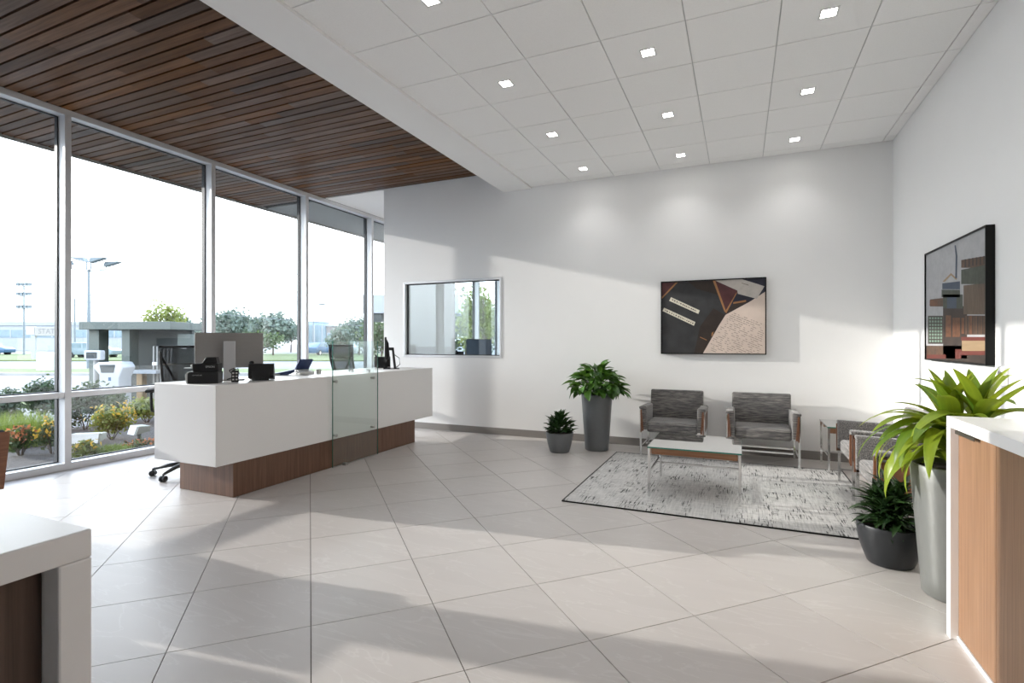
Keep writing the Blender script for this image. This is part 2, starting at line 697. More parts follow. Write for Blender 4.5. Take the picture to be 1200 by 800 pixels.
# ------------------------------------------------------------------ floor with separate tiles
fl = struct(MB().box(XL - 0.15, XR, -1.0, YB, -0.13, -0.006), 'floor', 'grout',
            'grey stone tile floor laid diagonally across the lobby', 'floor')
struct(MB().box(XL - 0.15, XR, YN, -1.0, -0.13, 0.0), 'floor', 'plain_floor',
       'plain grey floor at the near end of the lobby', 'floor')
struct(MB().box(XL - 0.15, XR + 0.15, YB, YE, -0.13, 0.0), 'floor', 'plain_floor',
       'grey floor of the office behind the back wall', 'floor')


def clip(poly, axis, val, keep_greater):
    out = []
    n = len(poly)
    for i in range(n):
        a, b = poly[i], poly[(i + 1) % n]
        ia = (a[axis] >= val) if keep_greater else (a[axis] <= val)
        ib = (b[axis] >= val) if keep_greater else (b[axis] <= val)
        if ia:
            out.append(a)
        if ia != ib:
            t = (val - a[axis]) / (b[axis] - a[axis])
            out.append((a[0] + t * (b[0] - a[0]), a[1] + t * (b[1] - a[1])))
    return out


TS, GAP = 0.6055, 0.0045
U0, V0 = 0.005, 2.728
s2 = math.sqrt(0.5)
full_tile = None
for i in range(-14, 18):
    for j in range(-14, 20):
        u0, u1 = U0 + i * TS + GAP / 2, U0 + (i + 1) * TS - GAP / 2
        v0, v1 = V0 + j * TS + GAP / 2, V0 + (j + 1) * TS - GAP / 2
        poly = [((u - v) * s2, (u + v) * s2) for u, v in ((u0, v0), (u1, v0), (u1, v1), (u0, v1))]
        cx = sum(p[0] for p in poly) / 4
        cy = sum(p[1] for p in poly) / 4
        c = clip(poly, 0, XL - 0.02, True)
        if len(c) > 2:
            c = clip(c, 0, XR - 0.004, False)
        if len(c) > 2:
            c = clip(c, 1, -1.0, True)
        if len(c) > 2:
            c = clip(c, 1, YB - 0.004, False)
        if len(c) < 3:
            continue
        area = abs(sum(c[k][0] * c[(k + 1) % len(c)][1] - c[(k + 1) % len(c)][0] * c[k][1] for k in range(len(c)))) / 2
        if area < 0.002:
            continue
        whole = len(c) == 4 and abs(area - (TS - GAP) ** 2) < 1e-5
        if whole and full_tile:
            link_mesh('floor_tile', full_tile, fl, (cx, cy, 0))
            continue
        me = MB().prism([(p[0] - cx, p[1] - cy) for p in c], -0.006, 0.0).mesh('floor_tile', 'floor_tile')
        if whole:
            full_tile = me
        link_mesh('floor_tile', me, fl, (cx, cy, 0))

# ------------------------------------------------------------------ walls
WX0, WX1, WZ0, WZ1 = -5.045, -3.275, 1.150, 2.370       # interior window opening
WE = -5.44                                              # free end of the back wall
bw = MB()
bw.box(WE, WX0, YB, YB + 0.15, 0, ZW)
bw.box(WX1, XBAND0, YB, YB + 0.15, 0, ZW)
bw.box(XBAND0, XR + 0.15, YB, YB + 0.15, 0, 3.75)
bw.box(WX0, WX1, YB, YB + 0.15, 0, WZ0)
bw.box(WX0, WX1, YB, YB + 0.15, WZ1, ZW)
struct(bw, 'wall_back', 'wall_paint', 'white painted back wall with the interior window', 'wall')
struct(MB().box(XR, XR + 0.15, YN - 0.15, YB, 0, 3.75), 'wall_right', 'wall_paint',
       'white painted right wall behind the credenza', 'wall')
struct(MB().box(XL - 0.15, XR + 0.15, YN - 0.15, YN, 0, 4.1), 'wall_near', 'wall_paint',
       'white painted wall behind the viewer', 'wall')
struct(MB().box(XL - 0.15, XR + 0.15, YE, YE + 0.15, 0, 4.1), 'wall_far', 'wall_paint',
       'white end wall of the office behind', 'wall')
struct(MB().box(-0.6, -0.45, YB + 0.15, YE, 0, 4.1), 'wall_office', 'wall_paint',
       'white side wall of the office behind', 'wall')
struct(MB().box(XL - 0.15, XL, YN, -0.21, 0, ZW), 'wall_left', 'wall_paint',
       'unseen white wall added left of the viewer to darken the near end', 'wall')  # added out of view; stops the glazing early so the near counter stays dark
struct(MB().box(XL - 0.15, XL, 9.35, 11.55, 0, ZW), 'wall_left', 'wall_paint',
       'pale solid wall between the office windows', 'wall')
struct(MB().box(WE, XR, YB - 0.012, YB, 0, 0.102), 'baseboard_back', 'baseboard',
       'taupe rubber baseboard along the back wall', 'baseboard')
struct(MB().box(XR - 0.012, XR, 3.15, YB - 0.012, 0, 0.102), 'baseboard_right', 'baseboard',
       'taupe rubber baseboard along the right wall', 'baseboard')
struct(MB().box(-6.66, -6.36, 1.24, 1.58, 0, ZW), 'column', 'wall_paint',
       'unseen white column added by the windows to shade the floor', 'column', bevel=0.004)  # added out of view to cast the long dark strip across the floor

# ------------------------------------------------------------------ ceilings
G = 0.6096
GX0, GY0 = -2.794, 3.236
ce = struct(MB().box(XBAND1, XR, YN, YB, ZC + 0.012, ZC + 0.09), 'ceiling', 'tile_grid',
            'white acoustic tile ceiling with a square grid', 'ceiling')
tile_me = {}
for i in range(0, 8):
    x0 = GX0 + i * G
    x1 = min(x0 + G, XR)
    for j in range(-9, 7):
        y0 = GY0 + j * G
        y1 = min(y0 + G, YB)
        w, d = x1 - x0 - 0.009, y1 - y0 - 0.009
        key = (round(w, 3), round(d, 3))
        if key not in tile_me:
            tile_me[key] = MB().box(-w / 2, w / 2, -d / 2, d / 2, 0, 0.012).mesh('ceiling_tile', 'ceiling_tile')
        link_mesh('ceiling_tile', tile_me[key], ce, ((x0 + x1) / 2, (y0 + y1) / 2, ZC))
struct(MB().box(XBAND0, XBAND1, YN, YB, ZBAND, 4.08), 'trim_1', 'ceiling_paint',
       'white gypsum bulkhead between wood and tile ceilings', 'bulkhead')

cw = struct(MB().box(XL, XBAND0, YN, YB, ZW + 0.022, ZW + 0.16), 'ceiling', 'soffit_dark',
            'dark walnut plank ceiling along the windows', 'ceiling')
XS = -8.22                                            # outer edge of the soffit
so = struct(MB().box(XS, XL - 0.16, YN, YB + 0.06, ZW + 0.022, ZW + 0.16), 'soffit', 'soffit_dark',
            'walnut plank soffit outside above the windows', 'soffit')
PITCH, BG = 0.1165, 0.021
plank_me = {}


def plank(parent, x0, x1, y0):
    key = round(x1 - x0, 2)
    if key not in plank_me:
        plank_me[key] = MB().box(-key / 2 + 0.0006, key / 2 - 0.0006, 0, PITCH - BG, 0, 0.022).mesh('plank', 'ceiling_wood')
    link_mesh('plank', plank_me[key], parent, ((x0 + x1) / 2, y0, ZW))


rnd = random.Random(3)
row = 0
y = 2.689 + BG / 2 - PITCH * 40
while y + PITCH <= YB + 0.02:
    if y > YN:
        yy = min(y, YB - (PITCH - BG) - 0.001)
        L = XBAND0 - XL
        if y > 0.4:
            nseg = rnd.choice((2, 3, 3)) if y > 1.4 else 2
        else:
            nseg = 1
        cuts = [0.0]
        for k in range(nseg - 1):
            cuts.append(round((k + rnd.uniform(0.65, 1.35)) * L / nseg, 1))
        cuts.append(L)
        for a, b in zip(cuts[:-1], cuts[1:]):
            plank(cw, XL + a, XL + b, yy)
        plank(so, XS, XL - 0.16, yy)
    y += PITCH
struct(MB().box(XL, XR, YB + 0.001, YE, ZW + 0.005, ZW + 0.16), 'ceiling', 'ceiling_paint',
       'white ceiling of the passage behind the back wall', 'ceiling')
struct(MB().box(XS, XL - 0.16, YB + 0.061, YE, ZW + 0.0, ZW + 0.16), 'soffit', 'exterior_grey',
       'grey metal soffit beyond the wood planks', 'soffit')
struct(MB().box(XS - 0.03, XS, YN - 0.15, YE, ZW - 0.035, 4.5), 'trim_2', 'exterior_grey',
       'grey fascia on the edge of the roof overhang', 'fascia')
struct(MB().box(XS, XR + 0.15, YN - 0.15, YE + 0.15, 4.1, 4.35), 'roof', 'exterior_grey',
       'flat roof over the lobby', 'roof')

# ------------------------------------------------------------------ glazed window wall
XF = XL - 0.13               # back of the inner frame, where the glass sits
ww = struct(MB().box(XF, XL, -0.208, 9.35, 0.0, 0.075).box(XF, XL, -0.208, 9.35, ZW - 0.065, ZW)
            .box(XF, XL, 11.55, YE, 0.0, 0.075).box(XF, XL, 11.55, YE, ZW - 0.065, ZW),
            'window_1', 'aluminium', 'tall aluminium framed window wall with a low transom', 'window', bevel=0.003)
MUL = [3.232 + 1.705 * k for k in range(-2, 4)]
ends = MUL + [9.32]
ends2 = [11.58, 12.95, 14.4]
mul_me = MB().box(XF, XL + 0.002, -0.03, 0.03, 0.075, ZW - 0.065).mesh('mullion', 'aluminium')
cap_me = MB().box(XF - 0.065, XF - 0.013, -0.033, 0.033, 0.0, ZW).mesh('exterior_cap', 'dark_gasket')
for yc in ends + ends2:
    m = link_mesh('mullion', mul_me, ww, (0, yc, 0))
    link_mesh('exterior_cap', cap_me, m)
TZ = 0.815
for seq in (ends, ends2):
    for a, b in zip(seq[:-1], seq[1:]):
        t = MB().box(XF, XL - 0.004, a + 0.03, b - 0.03, TZ - 0.03, TZ + 0.03).build('transom', 'aluminium', ww, bevel=0.003)
        MB().box(XF - 0.012, XF, a + 0.03, b - 0.03, TZ + 0.032, ZW - 0.067).build('pane', 'window_glass', ww)
        MB().box(XF - 0.012, XF, a + 0.03, b - 0.03, 0.077, TZ - 0.032).build('pane', 'window_glass', ww)
        g = MB()
        for z0, z1 in ((TZ + 0.03, TZ + 0.042), (ZW - 0.077, ZW - 0.065), (0.075, 0.087), (TZ - 0.042, TZ - 0.03)):
            g.box(XF - 0.02, XF + 0.008, a + 0.03, b - 0.03, z0, z1)
        for y0, y1 in ((a + 0.03, a + 0.042), (b - 0.042, b - 0.03)):
            g.box(XF - 0.02, XF + 0.008, y0, y1, 0.087, ZW - 0.077)
        g.build('gasket', 'dark_gasket', ww)

# interior window in the back wall
f2 = MB()
FW = 0.035
f2.box(WX0, WX1, YB - 0.006, YB + 0.15, WZ1 - FW, WZ1)
f2.box(WX0, WX1, YB - 0.006, YB + 0.15, WZ0, WZ0 + FW)
f2.box(WX0, WX0 + FW, YB - 0.006, YB + 0.15, WZ0 + FW, WZ1 - FW)
f2.box(WX1 - FW, WX1, YB - 0.006, YB + 0.15, WZ0 + FW, WZ1 - FW)
w2 = struct(f2, 'window_2', 'aluminium', 'interior aluminium framed office window in the back wall', 'window', bevel=0.003)
MB().box(WX0 + FW, WX1 - FW, YB + 0.060, YB + 0.070, WZ0 + FW, WZ1 - FW).build('pane', 'office_glass', w2)
g = MB()
g.box(WX0 + FW, WX0 + FW + 0.012, YB + 0.045, YB + 0.085, WZ0 + FW, WZ1 - FW)
g.box(WX1 - FW - 0.012, WX1 - FW, YB + 0.045, YB + 0.085, WZ0 + FW, WZ1 - FW)
g.box(WX0 + FW + 0.012, WX1 - FW - 0.012, YB + 0.045, YB + 0.085, WZ0 + FW, WZ0 + FW + 0.012)
g.box(WX0 + FW + 0.012, WX1 - FW - 0.012, YB + 0.045, YB + 0.085, WZ1 - FW - 0.012, WZ1 - FW)
g.build('gasket', 'dark_gasket', w2)

# ------------------------------------------------------------------ recessed ceiling lights
led_trim = MB()
for (a, b, c, d) in ((-.06, .06, -.06, -.046), (-.06, .06, .046, .06), (-.06, -.046, -.046, .046), (.046, .06, -.046, .046)):
    led_trim.box(a, b, c, d, -0.004, 0.0)
led_trim_me = led_trim.mesh('trim_ring', 'white_plastic')
led_lens_me = MB().box(-.046, .046, -.046, .046, -0.002, 0.0).mesh('lens', 'led')
LED_COLS = {1: 'the bulkhead-side column', 3: 'the middle column', 5: 'the wall-side column'}
LED_ROWS = {5: 'nearest the back wall', 3: 'second from the back wall',
            1: 'third from the back wall', -1: 'fourth from the back wall'}
for i in (1, 3, 5):
    for j in (5, 3, 1, -1):
        x, yv = GX0 + (i + 0.5) * G, GY0 + (j + 0.5) * G
        lab = 'square downlight in %s, %s' % (LED_COLS[i], LED_ROWS[j])
        t = thing('ceiling_light', lab, 'light', (x, yv, ZC), 0, 'square ceiling downlights')
        link_mesh('trim_ring', led_trim_me, t)
        link_mesh('lens', led_lens_me, t)
        ld = bpy.data.lights.new('led', 'AREA')
        ld.shape = 'SQUARE'
        ld.size = 0.08
        ld.spread = R_(110)
        ld.energy = LED_POWER
        ld.color = (1.0, 0.99, 0.97)
        lo = bpy.data.objects.new('led', ld)
        COL.objects.link(lo)
        lo.parent = t
        lo.location = (0, 0, -0.006)

# ------------------------------------------------------------------ reception desk
DX0, DX1, DY0, DY1, DZ0, DZ1 = -4.96, -4.13, 3.065, 6.50, 0.312, 1.015
dk = thing('reception_desk', 'long white reception desk on a walnut base by the windows', 'desk', (-4.5, 4.7, 0))


def loc(o, *b):                    # world box -> local box of thing o
    l = o.location
    return (b[0] - l.x, b[1] - l.x, b[2] - l.y, b[3] - l.y, b[4] - l.z, b[5] - l.z)


MB().box(*loc(dk, DX0, DX1, DY0, DY1, DZ0, DZ1)).build('desk_body', 'solid_white', dk, bevel=0.004)
MB().box(*loc(dk, -4.87, -4.165, 3.27, 6.06, 0.0, DZ0)).build('base_core', 'walnut_v', dk)
for k, (a, b) in enumerate(((3.26, 4.30), (4.303, 5.35), (5.353, 6.07))):
    MB().box(*loc(dk, -4.165, -4.145, a, b, 0.002, DZ0 - 0.001)).build('base_panel', 'walnut_v', dk, bevel=0.0015)
MB().box(*loc(dk, -4.87, -4.146, 3.245, 3.27, 0.002, DZ0 - 0.001)).build('base_panel', 'walnut_v', dk, bevel=0.0015)
gp = MB().box(*loc(dk, -4.095, -4.083, 4.42, 5.19, 0.012, 1.40)).build('glass_panel', 'screen_glass', dk)
for y0 in (4.42 - 0.0015, 5.19):
    MB().box(*loc(dk, -4.095, -4.083, y0, y0 + 0.0015, 0.012, 1.40)).build('glass_edge', 'glass_edge', gp)
MB().box(*loc(dk, -4.095, -4.083, 4.42, 5.19, 1.40, 1.4015)).build('glass_edge', 'glass_edge', gp)
so_me = MB().tube([(-0.038, 0, 0), (0.004, 0, 0)], 0.012, 14).tube([(0.004, 0, 0), (0.012, 0, 0)], 0.017, 14).mesh('standoff', 'brushed_steel', True)
for yv in (4.47, 5.11):
    for zv in (0.36, 0.955):
        link_mesh('standoff', so_me, gp, (-4.087 + 4.5, yv - 4.7, zv))
MB().box(*loc(dk, -4.115, -4.07, 4.60, 4.64, 0.0, 0.03)).build('floor_clip', 'brushed_steel', gp)
gd = MB().box(*loc(dk, -4.48, -4.10, 5.125, 5.135, 1.02, 1.40)).build('glass_divider', 'screen_glass', dk)
MB().box(*loc(dk, -4.4815, -4.48, 5.125, 5.135, 1.02, 1.40)).build('glass_edge', 'glass_edge', gd)
for xv in (-4.44, -4.18):
    MB().box(*loc(dk, xv - 0.02, xv + 0.02, 5.112, 5.148, 1.015, 1.055)).build('clip', 'chrome', gd, bevel=0.003)

# monitor seen from the back
ZT = DZ1 + 0.0005
mo = thing('monitor', 'grey computer monitor seen from behind on the near end of the desk', 'monitor', (-4.60, 3.56, ZT), R_(50))
# local: +x sideways, -y towards the lobby
MB().box(-0.30, 0.30, 0.05, 0.085, 0.12, 0.468).build('display', 'grey_metal', mo, bevel=0.006)
MB().box(-0.292, 0.292, 0.085, 0.087, 0.128, 0.46).build('screen', 'black_gloss', mo)
MB().box(-0.052, 0.052, -0.03, -0.005, 0.012, 0.385).build('stand_column', 'aluminium', mo, bevel=0.004)
MB().box(-0.05, 0.05, -0.005, 0.05, 0.26, 0.36).build('mount', 'black_plastic', mo, bevel=0.004)
MB().box(-0.13, 0.13, -0.06, 0.16, 0.0, 0.012).build('stand_base', 'grey_metal', mo, bevel=0.003)
pts = [(0.03, -0.035, 0.10), (0.075, -0.06, 0.115), (0.085, -0.07, 0.07), (0.03, -0.075, 0.03), (-0.02, -0.07, 0.012)]
MB().tube(pts, 0.006, 6).build('cable', 'black_plastic', mo, smooth=True)
pts = [(0.0, -0.04, 0.10), (0.04, -0.055, 0.12), (0.05, -0.06, 0.085), (0.015, -0.06, 0.075), (0.0, -0.05, 0.1)]
MB().tube(pts, 0.005, 6).build('cable', 'black_plastic', mo, smooth=True)

# receipt / check scanner
sc_ = thing('cheque_scanner', 'black two-tier document scanner on the desk corner', 'scanner', (-4.50, 3.235, ZT), R_(38))
MB().prism([(-0.14, 0), (0.145, 0), (0.145, 0.12), (-0.125, 0.12), (-0.14, 0.10)], -0.09, 0.09, 'y').build('lower_body', 'black_plastic', sc_, bevel=0.008)
MB().box(-0.10, 0.14, -0.07, 0.08, 0.12, 0.205).build('upper_body', 'black_plastic', sc_, bevel=0.008)
MB().prism([(-0.02, 0.205), (0.125, 0.205), (0.112, 0.27), (0.02, 0.27)], -0.05, 0.06, 'y').build('paper_guide', 'black_plastic', sc_, bevel=0.006)
MB().prism([(-0.155, 0.0), (-0.14, 0.0), (-0.14, 0.10), (-0.125, 0.12), (-0.145, 0.12), (-0.165, 0.09)], -0.08, 0.08, 'y').build('side_cover', 'white_plastic', sc_, bevel=0.004)
MB().box(-0.19, -0.10, -0.03, 0.03, 0.155, 0.163).build('output_tray', 'white_plastic', sc_, bevel=0.002)
MB().tube([(-0.10, -0.055, 0.18), (-0.10, 0.055, 0.18)], 0.022, 12).build('roller', 'brushed_steel', sc_, smooth=True)
sc_.scale = (0.88, 0.88, 0.88)
tm = text_mesh('EPSON', 0.028, 'logo')
tm.materials.clear()
tm.materials.append(MATS['white_plastic'])
link_mesh('logo', tm, sc_, (0.065, -0.0712, 0.17), (R_(90), 0, 0))
tm2 = text_mesh('CAPTUREONE', 0.014, 'logo')
tm2.materials.clear()
tm2.materials.append(MATS['white_plastic'])
link_mesh('logo', tm2, sc_, (-0.05, -0.0912, 0.085), (R_(90), 0, 0))

# small cable hub between the scanner and the monitor
hb = thing('adapter_box', 'small black adapter box with cables beside the scanner', 'adapter', (-4.345, 3.42, ZT), R_(48))
MB().box(-0.03, 0.03, -0.02, 0.02, 0, 0.11).build('case', 'black_plastic', hb, bevel=0.004)
for k in range(3):
    for q in (-1, 1):
        MB().box(q * 0.014 - 0.008, q * 0.014 + 0.008, -0.022, -0.02, 0.018 + k * 0.03, 0.032 + k * 0.03).build('socket', 'white_plastic', hb)


def desk_phone(label, x, yv, rz):
    t = thing('desk_phone', label, 'telephone', (x, yv, ZT), rz)
    # back of the phone towards -y
    MB().prism([(-0.02, 0.02), (0.10, 0.0), (0.10, 0.012), (0.02, 0.165), (-0.01, 0.16), (-0.035, 0.05)], -0.115, 0.115, 'x').build('housing', 'black_plastic', t, bevel=0.006)
    MB().prism([(-0.07, 0.0), (-0.055, 0.0), (0.0, 0.12), (-0.012, 0.125)], -0.075, 0.075, 'x').build('stand', 'black_plastic', t, bevel=0.003)
    MB().tube([(-0.09, 0.09, 0.05), (-0.09, 0.075, 0.075), (-0.09, 0.04, 0.15), (-0.09, 0.02, 0.175)], [0.022, 0.014, 0.014, 0.022], 10).build('handset', 'black_gloss', t, smooth=True)
    co = []
    for k in range(26):
        a = k * 1.25
        co.append((-0.05 + 0.004 * k + 0.010 * math.cos(a), -0.075 + 0.006 * math.sin(k * 0.2), 0.024 + 0.012 * math.sin(a)))
    MB().tube(co, 0.003, 5).build('coiled_cord', 'black_plastic', t, smooth=True)
    MB().box(0.02, 0.10, 0.092, 0.094, 0.02, 0.03).build('key_row', 'white_plastic', t)
    return t


desk_phone('black desk phone on a tilted stand beside the grey monitor', -4.33, 3.70, R_(42))
desk_phone('black desk phone behind the side-on monitor at the far end', -4.80, 6.20, R_(35))

# signature pad with a white base and the folded blue pad next to it
pad = thing('card_terminal', 'navy tilted screen on a white base at mid desk', 'terminal', (-4.74, 4.62, ZT), R_(-15))
MB().prism([(-0.13, 0.0), (0.12, 0.0), (0.12, 0.03), (-0.02, 0.058), (-0.13, 0.02)], -0.09, 0.09, 'y').build('base', 'white_plastic', pad, bevel=0.008)
MB().prism([(-0.02, 0.06), (0.0, 0.052), (0.10, 0.165), (0.085, 0.178)], -0.085, 0.085, 'y').build('screen_panel', 'navy', pad, bevel=0.004)
MB().tube([(0.03, -0.095, 0.03), (0.07, -0.11, 0.045), (0.105, -0.105, 0.02), (0.07, -0.112, 0.012)], 0.005, 6).build('cable', 'black_plastic', pad, smooth=True)
bl = thing('wrist_rest', 'curved navy pad lying left of the navy screen', 'pad', (-4.80, 4.33, ZT), R_(45))
prof = []
for k in range(9):
    a = k / 8
    prof.append((-0.17 + 0.34 * a, 0.012 + 0.055 * (a ** 1.6)))
poly = prof + [(0.17, 0.035), (0.10, 0.004), (-0.17, 0.0)]
MB().prism(poly, -0.07, 0.07, 'y').build('cushion', 'navy', bl, bevel=0.005)
MB().box(-0.15, 0.02, -0.075, -0.0705, 0.004, 0.014).build('edge_trim', 'white_plastic', bl)

pc = thing('pen_cup', 'small brushed steel cup left of the glass screen', 'cup', (-4.62, 4.76, ZT))
MB().lathe([(0.0, 0.0), (0.030, 0.0), (0.030, 0.050), (0.026, 0.050), (0.026, 0.008), (0.0, 0.008)], 20).build('cup', 'brushed_steel', pc, smooth=False)
MB().tube([(0.008, 0.0, 0.008), (0.018, 0.005, 0.046)], 0.006, 8).build('clip_pile', 'chrome', pc)

m2 = thing('monitor', 'black computer monitor seen edge-on at the far end of the desk', 'monitor', (-4.50, 6.03, ZT), R_(127))
# local: screen faces +y
MB().box(-0.27, 0.27, 0.075, 0.098, 0.10, 0.445).build('display', 'black_plastic', m2, bevel=0.006)
MB().prism([(0.03, 0.16), (0.075, 0.12), (0.075, 0.42), (0.045, 0.36)], -0.18, 0.18, 'x').build('rear_housing', 'black_plastic', m2, bevel=0.006)
MB().box(-0.264, 0.264, 0.098, 0.100, 0.108, 0.437).build('screen', 'black_gloss', m2)
MB().prism([(-0.06, 0.0), (-0.025, 0.0), (0.005, 0.30), (-0.025, 0.30)], -0.04, 0.04, 'x').build('stand_column', 'black_plastic', m2, bevel=0.004)
MB().box(-0.03, 0.03, -0.01, 0.05, 0.26, 0.30).build('mount', 'black_plastic', m2)
MB().box(-0.13, 0.13, -0.10, 0.12, 0.0, 0.012).build('stand_base', 'black_gloss', m2, bevel=0.003)
for off in (0.0, 0.03):
    MB().tube([(off - 0.03, -0.03, 0.2), (off + 0.0, -0.10, 0.15), (off + 0.01, -0.11, 0.06), (off - 0.02, -0.06, 0.02)], 0.005, 6).build('cable', 'black_plastic', m2, smooth=True)


# ------------------------------------------------------------------ task chairs behind the desk
def task_chair(label, x, yv, rz, hgt):
    t = thing('task_chair', label, 'chair', (x, yv, 0), rz, 'mesh task chairs behind the reception desk')
    cb = MB()
    for k in range(5):
        a = 2 * math.pi * k / 5 + 0.3
        arm = MB().tube([(0, 0, 0.115), (0.14 * math.cos(a), 0.14 * math.sin(a), 0.105), (0.29 * math.cos(a), 0.29 * math.sin(a), 0.075)], [0.026, 0.022, 0.014], 8)
        ar = arm.build('base_arm', 'black_plastic', t, smooth=True)
        cxx, cyy = 0.30 * math.cos(a), 0.30 * math.sin(a)
        w = MB()
        dx, dy = -math.sin(a), math.cos(a)
        for s in (-1, 1):
            w.tube([(cxx + dx * s * 0.007, cyy + dy * s * 0.007, 0.030), (cxx + dx * s * 0.026, cyy + dy * s * 0.026, 0.030)], 0.030, 14)
        w.tube([(cxx, cyy, 0.03), (cxx, cyy, 0.08)], 0.009, 8)
        w.build('caster', 'black_plastic', ar)
    MB().tube([(0, 0, 0.10), (0, 0, 0.26)], 0.028, 12).tube([(0, 0, 0.26), (0, 0, hgt - 0.06)], 0.018, 12).build('gas_column', 'black_plastic', t, smooth=True)
    MB().box(-0.11, 0.11, -0.10, 0.12, hgt - 0.07, hgt - 0.03).build('mechanism', 'black_plastic', t, bevel=0.008)
    MB().tube([(0.10, 0.0, hgt - 0.05), (0.25, 0.03, hgt - 0.055)], 0.007, 6).build('lever', 'black_plastic', t)
    MB().prism([(-0.24, -0.22), (-0.19, -0.25), (0.19, -0.25), (0.24, -0.22), (0.25, 0.2), (0.2, 0.24), (-0.2, 0.24), (-0.25, 0.2)], hgt - 0.03, hgt + 0.05).build('seat', 'seat_black', t, bevel=0.018, seg=3)
    # back, leaning to +y
    zb, zt_ = hgt + 0.14, hgt + 0.64

    def bp(xn, zn):
        z = zb + (zt_ - zb) * zn
        return (xn * (0.20 + 0.04 * zn), 0.24 + 0.10 * zn - 0.05 * (1 - xn * xn) * 0 + 0.035 * math.sin(zn * math.pi) - 0.05 * (xn * xn) * (1 - 0.2 * zn) + 0.03, z)
    fr = []
    N = 8
    for k in range(N + 1):
        fr.append(bp(-1, k / N))
    for k in range(1, N):
        fr.append(bp(-1 + 2 * k / N, 1.0))
    for k in range(N + 1):
        fr.append(bp(1, 1 - k / N))
    for k in range(1, N):
        fr.append(bp(1 - 2 * k / N, 0.0))
    fr.append(fr[0])
    MB().tube(fr, 0.014, 8, caps=False).build('back_frame', 'black_plastic', t, smooth=True)
    ms = MB()
    for a in range(N + 1):
        for b in range(N + 1):
            ms.v.append(bp(-1 + 2 * b / N, a / N))
    for a in range(N):
        for b in range(N):
            q = a * (N + 1) + b
            ms.f.append((q, q + 1, q + N + 2, q + N + 1))
            ms.mi.append(0)
    o = ms.build('back_mesh', 'mesh_back', t, smooth=True)
    sd = o.modifiers.new('solid', 'SOLIDIFY')
    sd.thickness = 0.006
    MB().tube([bp(-1, 0.62), (bp(0, 0.62)[0], bp(0, 0.62)[1] + 0.03, bp(0, 0.62)[2]), bp(1, 0.62)], 0.010, 8).build('back_bar', 'brushed_steel', t, smooth=True)
    yb = MB()
    for s in (-1, 1):
        p1 = bp(s * 0.95, 0.75)
        yb.tube([p1, (s * 0.10, 0.34, hgt + 0.27), (0.0, 0.32, hgt + 0.12), (0, 0.14, hgt - 0.04)], [0.012, 0.016, 0.020, 0.022], 8)
    yb.build('back_yoke', 'black_plastic', t, smooth=True)
    for s in (-1, 1):
        MB().tube([(s * 0.18, 0.05, hgt - 0.04), (s * 0.29, 0.05, hgt - 0.02), (s * 0.30, 0.05, hgt + 0.18)], 0.014, 8).build('arm_post', 'black_plastic', t, smooth=True)
        MB().box(s * 0.30 - 0.04, s * 0.30 + 0.04, -0.10, 0.15, hgt + 0.18, hgt + 0.21).build('arm_pad', 'seat_black', t, bevel=0.012, seg=3)
    return t


task_chair('black mesh task chair at the near end of the reception desk', -5.35, 3.62, R_(55), 0.70)
task_chair('black mesh task chair seen through the glass screen', -5.28, 6.22, R_(85), 0.70)


# ------------------------------------------------------------------ counters
ct = thing('service_counter', 'white waterfall counter corner in the left foreground', 'counter', (-1.6, -0.6, 0))
CX0, CX1, CY1, CZ = -2.02, -1.18, 0.61, 1.02
MB().box(*loc(ct, CX0, CX1, -2.0, CY1, CZ - 0.056, CZ)).build('countertop', 'solid_white', ct, bevel=0.004)
MB().box(*loc(ct, CX0, CX1, CY1 - 0.056, CY1, 0.0, CZ - 0.056)).build('end_panel', 'solid_white', ct, bevel=0.004)
MB().box(*loc(ct, CX0, CX1, -2.0, -1.944, 0.0, CZ - 0.056)).build('end_panel', 'solid_white', ct, bevel=0.004)
for k in range(4):
    a = -1.944 + k * 0.6245
    MB().box(*loc(ct, CX1 - 0.075, CX1 - 0.055, a + 0.001, a + 0.6235, 0.0, CZ - 0.057)).build('front_panel', 'dark_walnut_v', ct, bevel=0.0015)

cd = thing('storage_credenza', 'white topped oak credenza against the right wall', 'credenza', (1.24, 1.5, 0))
KX0, KX1, KY0, KY1, KZ = 0.90, XR - 0.003, -0.10, 3.10, 1.04
MB().box(*loc(cd, KX0, KX1, KY0, KY1, KZ - 0.05, KZ)).build('countertop', 'solid_white', cd, bevel=0.003)
MB().box(*loc(cd, KX0, KX1, KY1 - 0.045, KY1, 0.0, KZ - 0.05)).build('end_panel', 'solid_white', cd, bevel=0.003)
MB().box(*loc(cd, KX0, KX1, KY0, KY0 + 0.045, 0.0, KZ - 0.05)).build('end_panel', 'solid_white', cd, bevel=0.003)
MB().box(*loc(cd, KX0 + 0.055, KX1, KY0 + 0.045, KY1 - 0.045, 0.02, KZ - 0.05)).build('carcass', 'oak_v', cd)
MB().box(*loc(cd, KX0 + 0.028, KX1, KY0 + 0.045, KY1 - 0.045, 0.0, 0.02)).build('plinth', 'solid_white', cd)
DW = (KY1 - 0.045 - (KY0 + 0.045)) / 8
